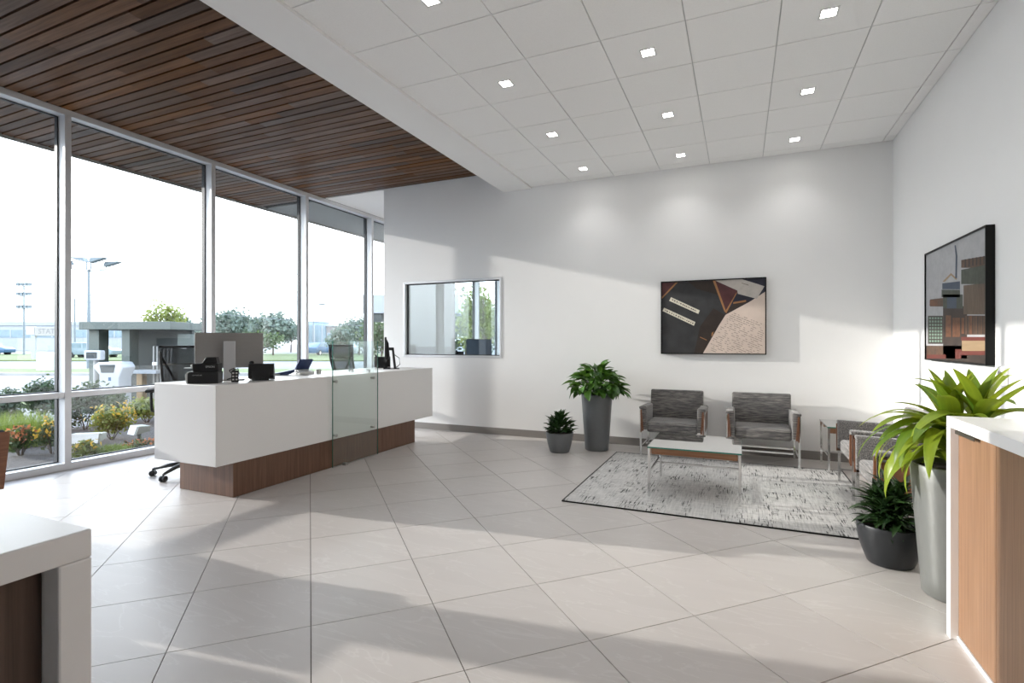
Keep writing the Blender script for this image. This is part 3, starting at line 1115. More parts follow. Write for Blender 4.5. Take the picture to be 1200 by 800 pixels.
for k in range(8):
    y1 = KY1 - 0.045 - k * DW
    d = MB().box(*loc(cd, KX0 + 0.032, KX0 + 0.054, y1 - DW + 0.002, y1 - 0.001, 0.024, KZ - 0.060)).build('door', 'oak_v', cd, bevel=0.001)
    hy = (y1 - 0.03, y1 - 0.245) if k % 2 == 0 else (y1 - DW + 0.245 - 0.0, y1 - DW + 0.03)
    hh = MB().box(*loc(cd, KX0 + 0.012, KX0 + 0.040, hy[1], hy[0], KZ - 0.0600, KZ - 0.0575))
    hh.box(*loc(cd, KX0 + 0.010, KX0 + 0.0125, hy[1], hy[0], KZ - 0.073, KZ - 0.0575))
    if k != 1:
        hh.build('edge_pull', 'bronze_pull', d)


# ------------------------------------------------------------------ lounge seating
def side_frame(mbx, s):
    x = s * 0.355
    mbx.bar((x, 0.02, 0), (x, 0.02, 0.575), 0.022)
    mbx.bar((x, 0.60, 0), (x, 0.60, 0.55), 0.022)
    mbx.bar((x, 0.02, 0.575), (x, 0.60, 0.55), 0.022)
    mbx.bar((x, 0.031, 0.30), (x, 0.589, 0.30), 0.018)
    mbx.bar((x, 0.031, 0.115), (x, 0.589, 0.115), 0.018)


def armchair(label, loc_, rz):
    t = thing('lounge_armchair', label, 'armchair', loc_, rz, 'grey tweed lounge armchairs around the rug')
    for s in (-1, 1):
        x = s * 0.358
        for y0, z1 in ((0.02, 0.575), (0.60, 0.555)):
            MB().box(x - 0.012, x + 0.012, y0 - 0.012, y0 + 0.012, 0.0, z1).build('leg', 'chrome', t, bevel=0.002)
        MB().box(x - 0.009, x + 0.009, 0.032, 0.588, 0.105, 0.125).build('side_stretcher', 'chrome', t)
        MB().box(x - 0.010, x + 0.010, 0.032, 0.588, 0.535, 0.555).build('side_rail', 'chrome', t)
        # arm: padded panel narrowing to the seat, with a wood outer board
        o0, o1, i0 = s * 0.372, s * 0.325, s * 0.272
        ap = MB()
        sec = [(s * 0.285, 0.33), (s * 0.335, 0.33), (s * 0.345, 0.575), (s * 0.376, 0.578), (s * 0.378, 0.606), (s * 0.30, 0.612), (s * 0.288, 0.60)]
        if s < 0:
            sec = sec[::-1]
        n = len(sec)
        for y0, dz in ((0.0, 0.0), (0.575, -0.02)):
            for p in sec:
                ap.v.append((p[0], y0, p[1] + (dz if p[1] > 0.4 else 0)))
        ap.f.append(tuple(range(n))[::-1])
        ap.f.append(tuple(n + i for i in range(n)))
        for i in range(n):
            j = (i + 1) % n
            ap.f.append((i, j, n + j, n + i))
        ap.mi = [0] * len(ap.f)
        a = ap.build('armrest', 'tweed', t, bevel=0.009, seg=3)
        MB().prism([(-0.006, 0.30), (-0.006, 0.566), (0.58, 0.545), (0.58, 0.30)], s * 0.352 - 0.006 if s > 0 else s * 0.352 - 0.006, s * 0.352 + 0.006, 'x').build('wood_panel', 'chair_wood', a, bevel=0.001)
        MB().prism([(s * 0.322, 0.315), (s * 0.340, 0.315), (s * 0.358, 0.572), (s * 0.343, 0.572)], -0.008, 0.0, 'y').build('wood_edge', 'chair_wood', a)
    MB().box(-0.345, 0.345, 0.591, 0.609, 0.105, 0.125).build('rear_stretcher', 'chrome', t)
    MB().box(-0.345, 0.345, 0.30, 0.318, 0.105, 0.123).build('cross_stretcher', 'chrome', t)
    MB().box(-0.290, 0.290, 0.015, 0.56, 0.300, 0.425).build('seat', 'tweed', t, bevel=0.028, seg=4)
    # reclined back
    bk = MB()
    prof = [(0.47, 0.42), (0.545, 0.775), (0.64, 0.765), (0.60, 0.34), (0.50, 0.34)]
    bk.prism(prof, -0.320, 0.320, 'x')
    bk.build('backrest', 'tweed', t, bevel=0.022, seg=4)
    return t


armchair('grey tweed armchair nearest the tall leafy planter', (-0.742, 6.36, 0), 0)
armchair('grey tweed armchair under the right end of the ledger picture', (0.228, 6.36, 0), 0)
armchair('sunlit tweed armchair beside the glass end table', (0.885, 5.70, 0), R_(-90))
armchair('tweed armchair half hidden behind the low dark plant', (0.875, 4.76, 0), R_(-90))


def glass_table(name, label, x0, x1, y0, y1, h, stretch_z, cat):
    t = thing(name, label, cat, ((x0 + x1) / 2, (y0 + y1) / 2, 0.0))
    hx, hy = (x1 - x0) / 2, (y1 - y0) / 2
    tp = MB().box(-hx, hx, -hy, hy, h - 0.012, h).build('glass_top', 'table_glass', t)
    for b in ((-hx, hx, -hy - 0.0012, -hy), (-hx, hx, hy, hy + 0.0012), (-hx - 0.0012, -hx, -hy, hy), (hx, hx + 0.0012, -hy, hy)):
        MB().box(*b, h - 0.012, h).build('glass_edge', 'glass_edge', tp)
    for sx in (-1, 1):
        for sy in (-1, 1):
            MB().box(sx * (hx - 0.014) - 0.011, sx * (hx - 0.014) + 0.011, sy * (hy - 0.014) - 0.011, sy * (hy - 0.014) + 0.011, 0, h - 0.012).build('leg', 'chrome', t, bevel=0.002)
        MB().box(sx * (hx - 0.014) - 0.008, sx * (hx - 0.014) + 0.008, -hy + 0.026, hy - 0.026, stretch_z - 0.009, stretch_z + 0.009).build('side_stretcher', 'chrome', t)
    MB().box(-hx + 0.022, hx - 0.022, 0.05, 0.066, stretch_z - 0.008, stretch_z + 0.008).build('cross_stretcher', 'chrome', t)
    # shallow wooden tray hung under the glass
    zt0, zt1 = h - 0.075, h - 0.0125
    bx, by = hx - 0.03, hy - 0.03
    tr = MB().box(-bx + 0.03, bx - 0.03, -by + 0.03, by - 0.03, zt0, zt0 + 0.012).build('tray_floor', 'cherry', t)
    for (pts, a0, a1, ax) in (([(-by, zt1), (-by + 0.018, zt1), (-by + 0.045, zt0), (-by + 0.027, zt0)], -bx, bx, 'x'),
                              ([(by, zt1), (by - 0.018, zt1), (by - 0.045, zt0), (by - 0.027, zt0)], -bx, bx, 'x')):
        MB().prism(pts, a0, a1, ax).build('tray_side', 'cherry', tr, bevel=0.001)
    for s in (-1, 1):
        MB().prism([(s * bx, zt1), (s * (bx - 0.018), zt1), (s * (bx - 0.045), zt0), (s * (bx - 0.027), zt0)], -by + 0.02, by - 0.02, 'y').build('tray_side', 'cherry', tr, bevel=0.001)
    return t


glass_table('coffee_table', 'square glass coffee table with a wood tray on the rug', -0.762, 0.012, 4.745, 5.53, 0.447, 0.215, 'table')
glass_table('end_table', 'small glass end table in the corner by the sunlit armchair', 0.845, 1.40, 6.36, 6.96, 0.487, 0.16, 'table')

# rug with a dark bound edge
rg = thing('area_rug', 'pale grey rug with broken black dashes under the seating', 'rug', (-0.21, 5.42, 0))
MB().box(-1.205, 1.205, -1.085, 1.095, 0.0006, 0.009).build('pile', 'rug_weave', rg)
bd = MB()
bd.box(-1.217, 1.217, -1.097, -1.085, 0.0006, 0.0105)
bd.box(-1.217, 1.217, 1.095, 1.107, 0.0006, 0.0105)
bd.box(-1.217, -1.205, -1.085, 1.095, 0.0006, 0.0105)
bd.box(1.205, 1.217, -1.085, 1.095, 0.0006, 0.0105)
bd.build('bound_edge', 'frame_black', rg)
# furniture standing on the rug is lifted by its thickness
for o in list(COL.objects):
    if o.parent is None and o.name.split('.')[0] in ('coffee_table', 'lounge_armchair', 'end_table'):
        o.location.z = 0.0095

# lounge chair at the left edge of the picture
lc = thing('wood_back_chair', 'wood-backed lounge chair just entering at the left edge', 'chair', (-5.10, 1.575, 0), R_(-90))
# local: front towards -y (the windows), the back leans to +y (into the room)
MB().prism([(-0.40, 0.33), (0.20, 0.30), (0.22, 0.40), (-0.40, 0.44)], -0.33, 0.33, 'x').build('seat', 'tweed', lc, bevel=0.02, seg=3)
MB().prism([(0.16, 0.36), (0.26, 0.36), (0.345, 0.745), (0.285, 0.77), (0.25, 0.74)], -0.36, 0.36, 'x').build('backrest', 'seat_black', lc, bevel=0.012, seg=3)
MB().prism([(0.262, 0.34), (0.280, 0.34), (0.365, 0.745), (0.35, 0.76)], -0.365, 0.365, 'x').build('back_shell', 'cherry_v', lc, bevel=0.004)
for sx in (-1, 1):
    for yy in (-0.34, 0.22):
        MB().box(sx * 0.31 - 0.012, sx * 0.31 + 0.012, yy - 0.012, yy + 0.012, 0, 0.34).build('leg', 'chrome', lc)
    MB().prism([(-0.36, 0.52), (0.27, 0.52), (0.27, 0.56), (-0.36, 0.58)], sx * 0.35 - 0.03, sx * 0.35 + 0.03, 'x').build('armrest', 'cherry', lc, bevel=0.006)
    MB().box(sx * 0.35 - 0.012, sx * 0.35 + 0.012, -0.34, -0.31, 0.30, 0.53).build('arm_post', 'chrome', lc)

lc2 = copy_tree(lc)  # second chair out of view, added so the floor shadow carries on
lc2.location = (-5.10, 0.81, 0)
tag(lc2, 'unseen copy of the left-edge lounge chair added to shade the floor', 'chair')

# ------------------------------------------------------------------ potted plants
def leaf_mesh(name, L, Wd, droop, mat_name, n=7, fold=0.25, wide_at=0.35, rise=0.0):
    """pointed blade along +x, V-folded on the midrib, bending down by droop"""
    v, f = [], []
    x = z = 0.0
    ang = rise
    for k in range(n + 1):
        t = k / n
        if t < wide_at:
            w = Wd * (0.25 + 0.75 * math.sin(t / wide_at * math.pi / 2))
        else:
            w = Wd * math.cos((t - wide_at) / (1 - wide_at) * math.pi / 2) ** 0.8
        w = max(w, 0.0004)
        v += [(x, -w / 2, z + abs(w) * fold), (x, 0, z), (x, w / 2, z + abs(w) * fold)]
        x += L / n * math.cos(ang)
        z += L / n * math.sin(ang)
        ang -= droop / n
    for k in range(n):
        a = 3 * k
        f += [(a, a + 3, a + 4, a + 1), (a + 1, a + 4, a + 5, a + 2)]
    me = bpy.data.meshes.new(name)
    me.from_pydata(v, [], f)
    me.materials.append(MATS[mat_name])
    for p in me.polygons:
        p.use_smooth = True
    me.update()
    return me


def put_leaf(parent, me, base, az, elev, sc=1.0, roll=0.0):
    m = Euler((roll, -elev, az), 'XYZ')
    return link_mesh('leaf', me, parent, base, m, (sc, sc, sc))


def round_pot(parent, mat_name, rb, rt, h, wall=0.012, belly=0.0, soil_drop=0.03):
    prof = [(0.0, 0.0), (rb * 0.94, 0.0), (rb, 0.008)]
    for k in range(1, 9):
        a = k / 8
        prof.append((rb + (rt - rb) * (a + belly * math.sin(a * math.pi)), 0.008 + (h - 0.012) * a))
    prof += [(rt - 0.002, h), (rt - wall + 0.002, h), (rt - wall, h - 0.004), (rt - wall - 0.006, h - soil_drop - 0.03)]
    p = MB().lathe(prof, 48).build('pot', mat_name, parent, smooth=True)
    MB().lathe([(0.0, h - soil_drop + 0.01), (rt * 0.5, h - soil_drop + 0.004), (rt - wall - 0.004, h - soil_drop)], 32).build('soil', 'soil', p, smooth=True)
    return p


rl = random.Random(11)
# tall pot, broad glossy leaves
pl = thing('potted_plant', 'broad-leaved plant in a tall tapered grey planter by the back wall', 'plant', (-1.70, 6.60, 0))
round_pot(pl, 'pot_grey', 0.150, 0.200, 0.72)
lb = [leaf_mesh('leaf', 0.21, 0.098, 0.9, 'leaf_broad', 7, 0.2, 0.42), leaf_mesh('leaf', 0.19, 0.105, 1.3, 'leaf_broad', 7, 0.15, 0.45),
      leaf_mesh('leaf', 0.16, 0.085, 0.6, 'leaf_broad', 7, 0.25, 0.4)]
st = MB()
for k in range(190):
    az = rl.uniform(0, 2 * math.pi)
    u = rl.random()
    el = R_(-5 + 85 * u ** 1.1)
    rr = rl.uniform(0.55, 1.0)
    d = Vector((math.cos(az) * math.cos(el) * 0.28, math.sin(az) * math.cos(el) * 0.30, 0.05 + math.sin(el) * 0.30)) * rr
    base = Vector((0, 0, 0.72)) + d
    le = el * 0.75 + R_(rl.uniform(-35, 20))
    put_leaf(pl, rl.choice(lb), base, az + rl.uniform(-0.5, 0.5), le, rl.uniform(0.75, 1.1), rl.uniform(-0.6, 0.6))
    if k % 2 == 0:
        st.tube([(d.x * 0.1, d.y * 0.1, 0.69), (d.x * 0.45, d.y * 0.45, 0.72 + d.z * 0.6), tuple(base)], 0.004, 4)
o = st.build('stems', 'leaf_broad', pl)
o['kind'] = 'stuff'

# low pot at the back wall
pl = thing('potted_plant', 'small bushy plant in a low grey pot by the back wall', 'plant', (-2.10, 6.28, 0))
round_pot(pl, 'pot_grey', 0.122, 0.176, 0.252, belly=0.12)
ls = [leaf_mesh('leaf', 0.12, 0.042, 0.5, 'leaf_dark', 5, 0.25, 0.35), leaf_mesh('leaf', 0.11, 0.046, 0.8, 'leaf_dark', 5, 0.2, 0.4)]
for k in range(260):
    az = rl.uniform(0, 2 * math.pi)
    el = R_(90 * rl.random() ** 1.1)
    rr = rl.uniform(0.35, 1.0)
    base = Vector((math.cos(az) * math.cos(el) * 0.155, math.sin(az) * math.cos(el) * 0.155, 0.245 + math.sin(el) * 0.20)) .lerp(Vector((0, 0, 0.25)), 1 - rr)
    put_leaf(pl, rl.choice(ls), base, az + rl.uniform(-0.6, 0.6), el * 0.7 + R_(rl.uniform(-5, 40)), rl.uniform(0.7, 1.05), rl.uniform(-0.5, 0.5))

# low dark dracaena at the right
pl = thing('potted_plant', 'low dark spiky plant in a charcoal bowl pot beside the tall planter', 'plant', (0.865, 3.955, 0))
round_pot(pl, 'pot_dark', 0.125, 0.182, 0.25, belly=0.22)
ld_ = [leaf_mesh('leaf', 0.20, 0.038, 0.9, 'leaf_dracaena', 6, 0.3, 0.3), leaf_mesh('leaf', 0.17, 0.042, 1.3, 'leaf_dracaena', 6, 0.25, 0.35)]
for (cx_, cy_, hh_) in ((0, 0, 0.30), (0.07, 0.05, 0.26), (-0.07, 0.02, 0.24), (0.03, -0.08, 0.22), (-0.04, -0.07, 0.20)):
    MB().tube([(cx_ * 0.6, cy_ * 0.6, 0.22), (cx_, cy_, 0.22 + hh_ * 0.8)], 0.008, 6).build('stem', 'leaf_dracaena', pl)
    for k in range(42):
        az = k * 2.4 + rl.uniform(-0.3, 0.3)
        u = k / 42
        el = R_(5 + 70 * u)
        put_leaf(pl, rl.choice(ld_), (cx_, cy_, 0.24 + hh_ * 0.75 * u), az, el + R_(rl.uniform(-12, 12)), rl.uniform(0.7, 1.05), rl.uniform(-0.4, 0.4))

# tall planter with lime strap leaves
pl = thing('potted_plant', 'lime green arching plant in a tall silver planter behind the credenza', 'plant', (1.075, 3.575, 0))
round_pot(pl, 'pot_silver', 0.145, 0.200, 0.72)
ll = [leaf_mesh('leaf', 0.54, 0.084, 2.4, 'leaf_lime', 12, 0.22, 0.35), leaf_mesh('leaf', 0.48, 0.090, 2.0, 'leaf_lime', 12, 0.2, 0.4),
      leaf_mesh('leaf', 0.42, 0.090, 1.3, 'leaf_lime', 12, 0.25, 0.4), leaf_mesh('leaf', 0.34, 0.085, 0.45, 'leaf_lime', 12, 0.3, 0.4)]
MB().tube([(0, 0, 0.68), (0.01, 0, 0.80), (0.0, 0.01, 0.92)], [0.02, 0.018, 0.014], 8).build('cane', 'leaf_lime', pl, smooth=True)
MB().tube([(0.07, -0.03, 0.68), (0.09, -0.03, 0.84), (0.09, -0.02, 0.98)], [0.018, 0.016, 0.012], 8).build('cane', 'leaf_lime', pl, smooth=True)
for (cx_, cy_, z0_, z1_, cnt) in ((-0.02, 0, 0.72, 0.94, 36), (0.09, -0.025, 0.78, 1.0, 22)):
    for k in range(cnt):
        u = k / (cnt - 1)
        az = k * 2.399 + rl.uniform(-0.25, 0.25)
        el = R_(18 + 62 * u + rl.uniform(-10, 10))
        me = ll[0] if u < 0.35 else (ll[1] if u < 0.65 else (ll[2] if u < 0.85 else ll[3]))
        put_leaf(pl, me, (cx_, cy_, z0_ + (z1_ - z0_) * u), az, el, rl.uniform(0.85, 1.05), rl.uniform(-0.25, 0.25))
# long drooping blades on the lobby side
for k, (az, el, s) in enumerate(((R_(170), R_(48), 1.05), (R_(190), R_(40), 1.0), (R_(215), R_(50), 1.0), (R_(150), R_(55), 1.08), (R_(235), R_(38), 0.95),
                                 (R_(200), R_(62), 1.1), (R_(255), R_(45), 0.95), (R_(180), R_(70), 0.95), (R_(160), R_(30), 0.9), (R_(205), R_(25), 0.85), (R_(140), R_(40), 0.95), (R_(228), R_(58), 1.0))):
    put_leaf(pl, ll[k % 2], (-0.02, 0, 0.82 + 0.01 * (k % 5)), az, el, s, 0.1)
for (x_, y_, az, el, s) in ((0.0, 0.0, R_(100), R_(84), 0.95), (0.10, -0.03, R_(20), R_(86), 1.0), (0.10, -0.03, R_(-30), R_(62), 1.05), (0.02, 0.0, R_(190), R_(78), 0.9)):
    put_leaf(pl, ll[3], (x_, y_, 0.93), az, el, s, 0.0)


# ------------------------------------------------------------------ pictures and thermostat
def picture(label, center, rz, w, h):
    t = thing('framed_picture', label, 'picture', center, rz, 'large framed prints')
    fw, dp = 0.012, 0.05
    f = MB()
    f.box(-w / 2, w / 2, -dp, 0, h / 2 - fw, h / 2)
    f.box(-w / 2, w / 2, -dp, 0, -h / 2, -h / 2 + fw)
    f.box(-w / 2, -w / 2 + fw, -dp, 0, -h / 2 + fw, h / 2 - fw)
    f.box(w / 2 - fw, w / 2, -dp, 0, -h / 2 + fw, h / 2 - fw)
    f.build('frame', 'frame_black', t)
    return t, w / 2 - fw, h / 2 - fw


def flat(name, polys, mat_name, parent, hw, hh, y, joined=False):
    """flat print shapes in 0..1 picture coordinates; one object each unless too small to pick apart"""
    sets = [polys] if joined else [[p] for p in polys]
    for ps in sets:
        mb = MB()
        for pl_ in ps:
            b = len(mb.v)
            for (s, t) in pl_:
                mb.v.append(((s * 2 - 1) * hw, y, (t * 2 - 1) * hh))
            mb.f.append(tuple(range(b, b + len(pl_))))
            mb.mi.append(0)
        o = mb.build(name, mat_name, parent)
        if joined:
            o['kind'] = 'stuff'
    return o


def ink(name, c, rough=0.6, noise=None):
    return mat(name, c, rough, noise=noise or ((14, 14, 14), 0.12))


ink('ink_ledger', (0.030, 0.030, 0.032), noise=((6, 6, 6), 0.35))
ink('ink_paper', (0.66, 0.545, 0.47), noise=((3, 3, 3), 0.10))
ink('ink_envelope', (0.46, 0.42, 0.385))
ink('ink_maroon', (0.075, 0.022, 0.024), noise=((9, 9, 9), 0.3))
ink('ink_tan', (0.33, 0.155, 0.06))
ink('ink_cream', (0.70, 0.66, 0.54))
ink('ink_navy', (0.020, 0.020, 0.035))
ink('ink_text', (0.10, 0.075, 0.065))
ink('ink_text_soft', (0.34, 0.26, 0.22))
ink('ink_shadow_brown', (0.030, 0.019, 0.014), noise=((7, 7, 7), 0.4))

t, hw, hh = picture('framed print of a dark ledger on handwritten papers', (-0.330, YB - 0.001, 1.710), 0, 1.244, 0.945)


def z7(*pts):
    return [((x - 203) / 690.0, 1 - (y_ - 162) / 490.0) for x, y_ in pts]


def cl(poly):
    return [(min(max(a, 0), 1), min(max(b, 0), 1)) for a, b in poly]


pr = flat('print', [[(0, 0), (1, 0), (1, 1), (0, 1)]], 'ink_navy', t, hw, hh, -0.040)
flat('printed_paper', [cl(z7((893, 250), (893, 655), (480, 655), (640, 395), (800, 310)))], 'ink_paper', pr, hw, hh, -0.0402)
flat('printed_shadow', [cl(z7((640, 395), (800, 305), (700, 318), (635, 380)))], 'ink_shadow_brown', pr, hw, hh, -0.0403)
flat('printed_ledger', [cl(z7((203, 162), (562, 162), (640, 385), (490, 655), (203, 655)))], 'ink_ledger', pr, hw, hh, -0.0404)
flat('printed_shade', [cl(z7((470, 470), (560, 350), (636, 395), (490, 652), (430, 652))), cl(z7((390, 165), (555, 165), (590, 260), (450, 215)))], 'ink_shadow_brown', pr, hw, hh, -0.0405)
flat('printed_strap', [cl(z7((203, 165), (300, 165), (203, 265)))], 'ink_maroon', pr, hw, hh, -0.0405)
flat('printed_edge', [cl(z7((203, 262), (300, 166), (316, 166), (203, 275))), cl(z7((556, 165), (572, 165), (645, 375), (632, 372))),
                      cl(z7((632, 372), (705, 258), (720, 240), (645, 385))), cl(z7((690, 312), (772, 300), (772, 312), (690, 324))),
                      cl(z7((470, 540), (515, 560), (515, 566), (470, 546))), cl(z7((548, 515), (562, 505), (556, 530), (546, 540)))], 'ink_tan', pr, hw, hh, -0.0407)
flat('printed_book', [cl(z7((572, 165), (690, 222), (720, 236), (705, 258), (642, 365)))], 'ink_maroon', pr, hw, hh, -0.0408)
flat('printed_envelope', [cl(z7((572, 164), (745, 162), (888, 215), (840, 295), (720, 258), (716, 236)))], 'ink_envelope', pr, hw, hh, -0.0409)
flat('printed_label', [z7((268, 265), (468, 362), (458, 385), (255, 290)), z7((218, 337), (438, 440), (428, 465), (208, 360))], 'ink_cream', pr, hw, hh, -0.0409)
tx = random.Random(5)
strokes = []
for (ax, ay, bx_, by_) in ((272, 280, 455, 370), (222, 352, 425, 450)):
    k = 0.03
    while k < 0.97:
        l_ = tx.uniform(0.015, 0.05)
        cx_, cy_ = ax + (bx_ - ax) * k, ay + (by_ - ay) * k
        strokes.append(z7((cx_, cy_ - 4), (cx_ + 200 * l_, cy_ - 4 + 95 * l_), (cx_ + 200 * l_ - 3, cy_ + 4 + 95 * l_), (cx_ - 3, cy_ + 4)))
        k += l_ + tx.uniform(0.02, 0.05)
flat('printed_writing', strokes, 'ink_text', pr, hw, hh, -0.0411, True)
lines = []
for r in range(26):
    bx0, by0 = 890 - r * 4, 270 + r * 16
    k = 0
    for q in range(26):
        x0 = 545 + q * 15 + tx.uniform(-4, 4)
        y0 = 420 + r * 14 + (x0 - 545) * 0.42 - 100
        L_ = tx.uniform(8, 17)
        if x0 > 885 - L_ or y0 > 645 or y0 < 300 or tx.random() < 0.35:
            continue
        if y0 < 395 + (640 - x0) * 1.45 + 30 or y0 < 330 + (800 - x0) * 0.42:
            continue
        lines.append(z7((x0, y0), (x0 + L_, y0 + L_ * 0.42), (x0 + L_ - 1, y0 + L_ * 0.42 + 4.0), (x0 - 1, y0 + 4.0)))
o = flat('printed_lines', lines, 'ink_text_soft', pr, hw, hh, -0.0411, True)
flat('printed_writing', [z7((745, 186), (790, 203), (789, 206), (744, 189))], 'ink_text', pr, hw, hh, -0.0412)

ink('ink_grey_sky', (0.38, 0.38, 0.39))
ink('ink_brown', (0.085, 0.045, 0.026), noise=((20, 20, 20), 0.4))
ink('ink_orange', (0.130, 0.050, 0.020), noise=((20, 20, 20), 0.4))
ink('ink_moss', (0.050, 0.060, 0.045), noise=((20, 20, 20), 0.4))
ink('ink_basket', (0.110, 0.075, 0.050), noise=((60, 60, 8), 0.4))
ink('ink_red', (0.120, 0.022, 0.014))
ink('ink_pages', (0.300, 0.205, 0.115), noise=((4, 4, 90), 0.12))
ink('ink_mint', (0.170, 0.260, 0.200))
ink('ink_steelblue', (0.045, 0.065, 0.100))

t, hw, hh = picture('framed print of stacked old books on the right wall', (XR - 0.001, 5.155, 1.708), R_(-90), 1.280, 0.955)


def z8(*pts):
    out = []
    for x, y_ in pts:
        sp_ = min(max((x - 157) / 257.0, 0), 1)
        top, bot = 213 - 126 * sp_, 655 + 23 * sp_
        w = sp_ / 3.5 / ((1 - sp_) / 4.7 + sp_ / 3.5)
        out.append((w, min(max(1 - (y_ - top) / (bot - top), 0), 1)))
    return out


def r8(x0, y0, x1, y1, sk=0.0):
    return z8((x0, y0 + sk), (x1, y0 - sk), (x1, y1), (x0, y1))


pr = flat('print', [[(0, 0), (1, 0), (1, 1), (0, 1)]], 'ink_grey_sky', t, hw, hh, -0.040)
flat('printed_shadow', [r8(157, 600, 414, 680), r8(228, 430, 330, 655)], 'ink_shadow_brown', pr, hw, hh, -0.0402)
flat('printed_book', [r8(305, 222, 414, 265, 10), r8(174, 398, 242, 432, 4), r8(322, 470, 414, 552), r8(160, 600, 228, 640)], 'ink_brown', pr, hw, hh, -0.0404)
flat('printed_book', [r8(305, 262, 414, 335, 12), r8(222, 360, 300, 392), r8(228, 380, 312, 440)], 'ink_moss', pr, hw, hh, -0.0405)
flat('printed_basket', [r8(315, 335, 414, 465, 6)], 'ink_basket', pr, hw, hh, -0.0405)
flat('printed_book', [r8(225, 328, 300, 358, 5), r8(245, 392, 285, 440)], 'ink_steelblue', pr, hw, hh, -0.0406)
flat('printed_book', [r8(240, 470, 262, 562), r8(268, 480, 300, 562), r8(340, 470, 356, 552), r8(172, 405, 205, 430), r8(306, 480, 318, 548)], 'ink_orange', pr, hw, hh, -0.0406)
flat('printed_book', [r8(305, 562, 414, 578), r8(305, 622, 414, 640), r8(280, 615, 305, 656), r8(160, 638, 240, 655)], 'ink_red', pr, hw, hh, -0.0407)
flat('printed_pages', [r8(308, 578, 414, 622), z8((226, 325), (262, 288), (288, 312), (284, 318), (262, 298), (236, 326))], 'ink_pages', pr, hw, hh, -0.0408)
flat('printed_lattice', [r8(165, 472, 228, 592)], 'ink_shadow_brown', pr, hw, hh, -0.0408)
cells = []
for a in range(5):
    for b in range(8):
        x0 = 170 + a * 11.6
        y0 = 478 + b * 14
        cells.append(r8(x0, y0, x0 + 8, y0 + 9))
flat('printed_lattice', cells, 'ink_mint', pr, hw, hh, -0.0410, True)
flat('printed_reed', [z8((277, 170), (282, 168), (289, 215), (287, 310), (280, 310), (282, 215))], 'ink_steelblue', pr, hw, hh, -0.0410)
flat('printed_stripe', [r8(320 + k * 16, 228 - k * 3, 326 + k * 16, 262 - k * 3) for k in range(6)] + [r8(330 + k * 22, 472, 334 + k * 22, 550) for k in range(4)], 'ink_shadow_brown', pr, hw, hh, -0.0410, True)

th = thing('thermostat', 'small white wall thermostat below the book picture', 'thermostat', (XR - 0.001, 4.365, 1.17), R_(-90))
MB().box(-0.042, 0.042, -0.028, 0, -0.062, 0.062).build('case', 'white_plastic', th, bevel=0.006)
MB().box(-0.030, 0.010, -0.0295, -0.028, -0.028, 0.032).build('display', 'grey_metal', th)

# ------------------------------------------------------------------ office seen through the interior window
od = thing('office_desk', 'desk inside the office behind the interior window', 'desk', (-4.75, 9.4, 0))
MB().box(-0.8, 0.8, -0.35, 0.35, 1.03, 1.06).build('desk_top', 'solid_white', od, bevel=0.003)
for sx in (-1, 1):
    MB().box(sx * 0.72 - 0.03, sx * 0.72 + 0.03, -0.30, 0.30, 0, 1.03).build('leg', 'brushed_steel', od)
om = thing('monitor', 'dark office monitor seen through the interior window', 'monitor', (-4.86, 9.4, 1.0605), R_(30))
MB().box(-0.26, 0.26, 0.02, 0.05, 0.07, 0.39).build('display', 'black_plastic', om, bevel=0.004)
MB().box(-0.25, 0.25, 0.018, 0.02, 0.08, 0.38).build('screen', 'ink_steelblue', om)
MB().box(-0.03, 0.03, 0.05, 0.08, 0.0, 0.25).build('stand_column', 'black_plastic', om)
MB().box(-0.10, 0.10, -0.05, 0.13, 0.0, 0.012).build('stand_base', 'black_plastic', om)
op_ = thing('desk_phone', 'black phone beside the office monitor behind the glass', 'telephone', (-5.33, 9.42, 1.0605), R_(30))
MB().prism([(-0.06, 0.0), (0.08, 0.0), (0.05, 0.12), (0.03, 0.14)], -0.09, 0.09, 'x').build('housing', 'black_plastic', op_, bevel=0.005)
MB().tube([(-0.06, -0.02, 0.05), (-0.06, 0.02, 0.16)], 0.02, 8).build('handset', 'black_gloss', op_)

# ------------------------------------------------------------------ outdoors
mat('asphalt', (0.150, 0.152, 0.158), 0.9, noise=((0.4, 0.4, 0.4), 0.08), bump=((30, 30, 30), 0.2))
mat('mulch', (0.050, 0.041, 0.037), 0.95, noise=((26, 26, 26), 0.75, 6), bump=((30, 30, 30), 1.0))
mat('lawn', (0.095, 0.125, 0.040), 0.95, noise=((5, 5, 5), 0.25), bump=((60, 60, 60), 0.6))
mat('kerb', (0.26, 0.26, 0.25), 0.9, noise=((2, 2, 2), 0.06))
mat('bark', (0.11, 0.085, 0.065), 0.95, noise=((20, 20, 4), 0.3))
mat('foliage_green', (0.055, 0.085, 0.034), 0.7, noise=((1.5, 1.5, 1.5), 0.45), trans=(0.3, (0.08, 0.12, 0.03)))
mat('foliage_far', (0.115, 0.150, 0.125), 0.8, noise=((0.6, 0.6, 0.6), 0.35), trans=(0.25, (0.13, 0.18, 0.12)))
mat('foliage_dark', (0.040, 0.070, 0.035), 0.7, noise=((3, 3, 3), 0.45), trans=(0.25, (0.08, 0.13, 0.04)))
mat('foliage_lime', (0.145, 0.180, 0.035), 0.7, noise=((3, 3, 3), 0.4), trans=(0.35, (0.20, 0.23, 0.035)))
mat('blossom_yellow', (0.40, 0.26, 0.03), 0.7, noise=((9, 9, 9), 0.3), trans=(0.3, (0.6, 0.4, 0.05)))
mat('blossom_orange', (0.32, 0.11, 0.05), 0.7, noise=((9, 9, 9), 0.3), trans=(0.3, (0.5, 0.2, 0.08)))
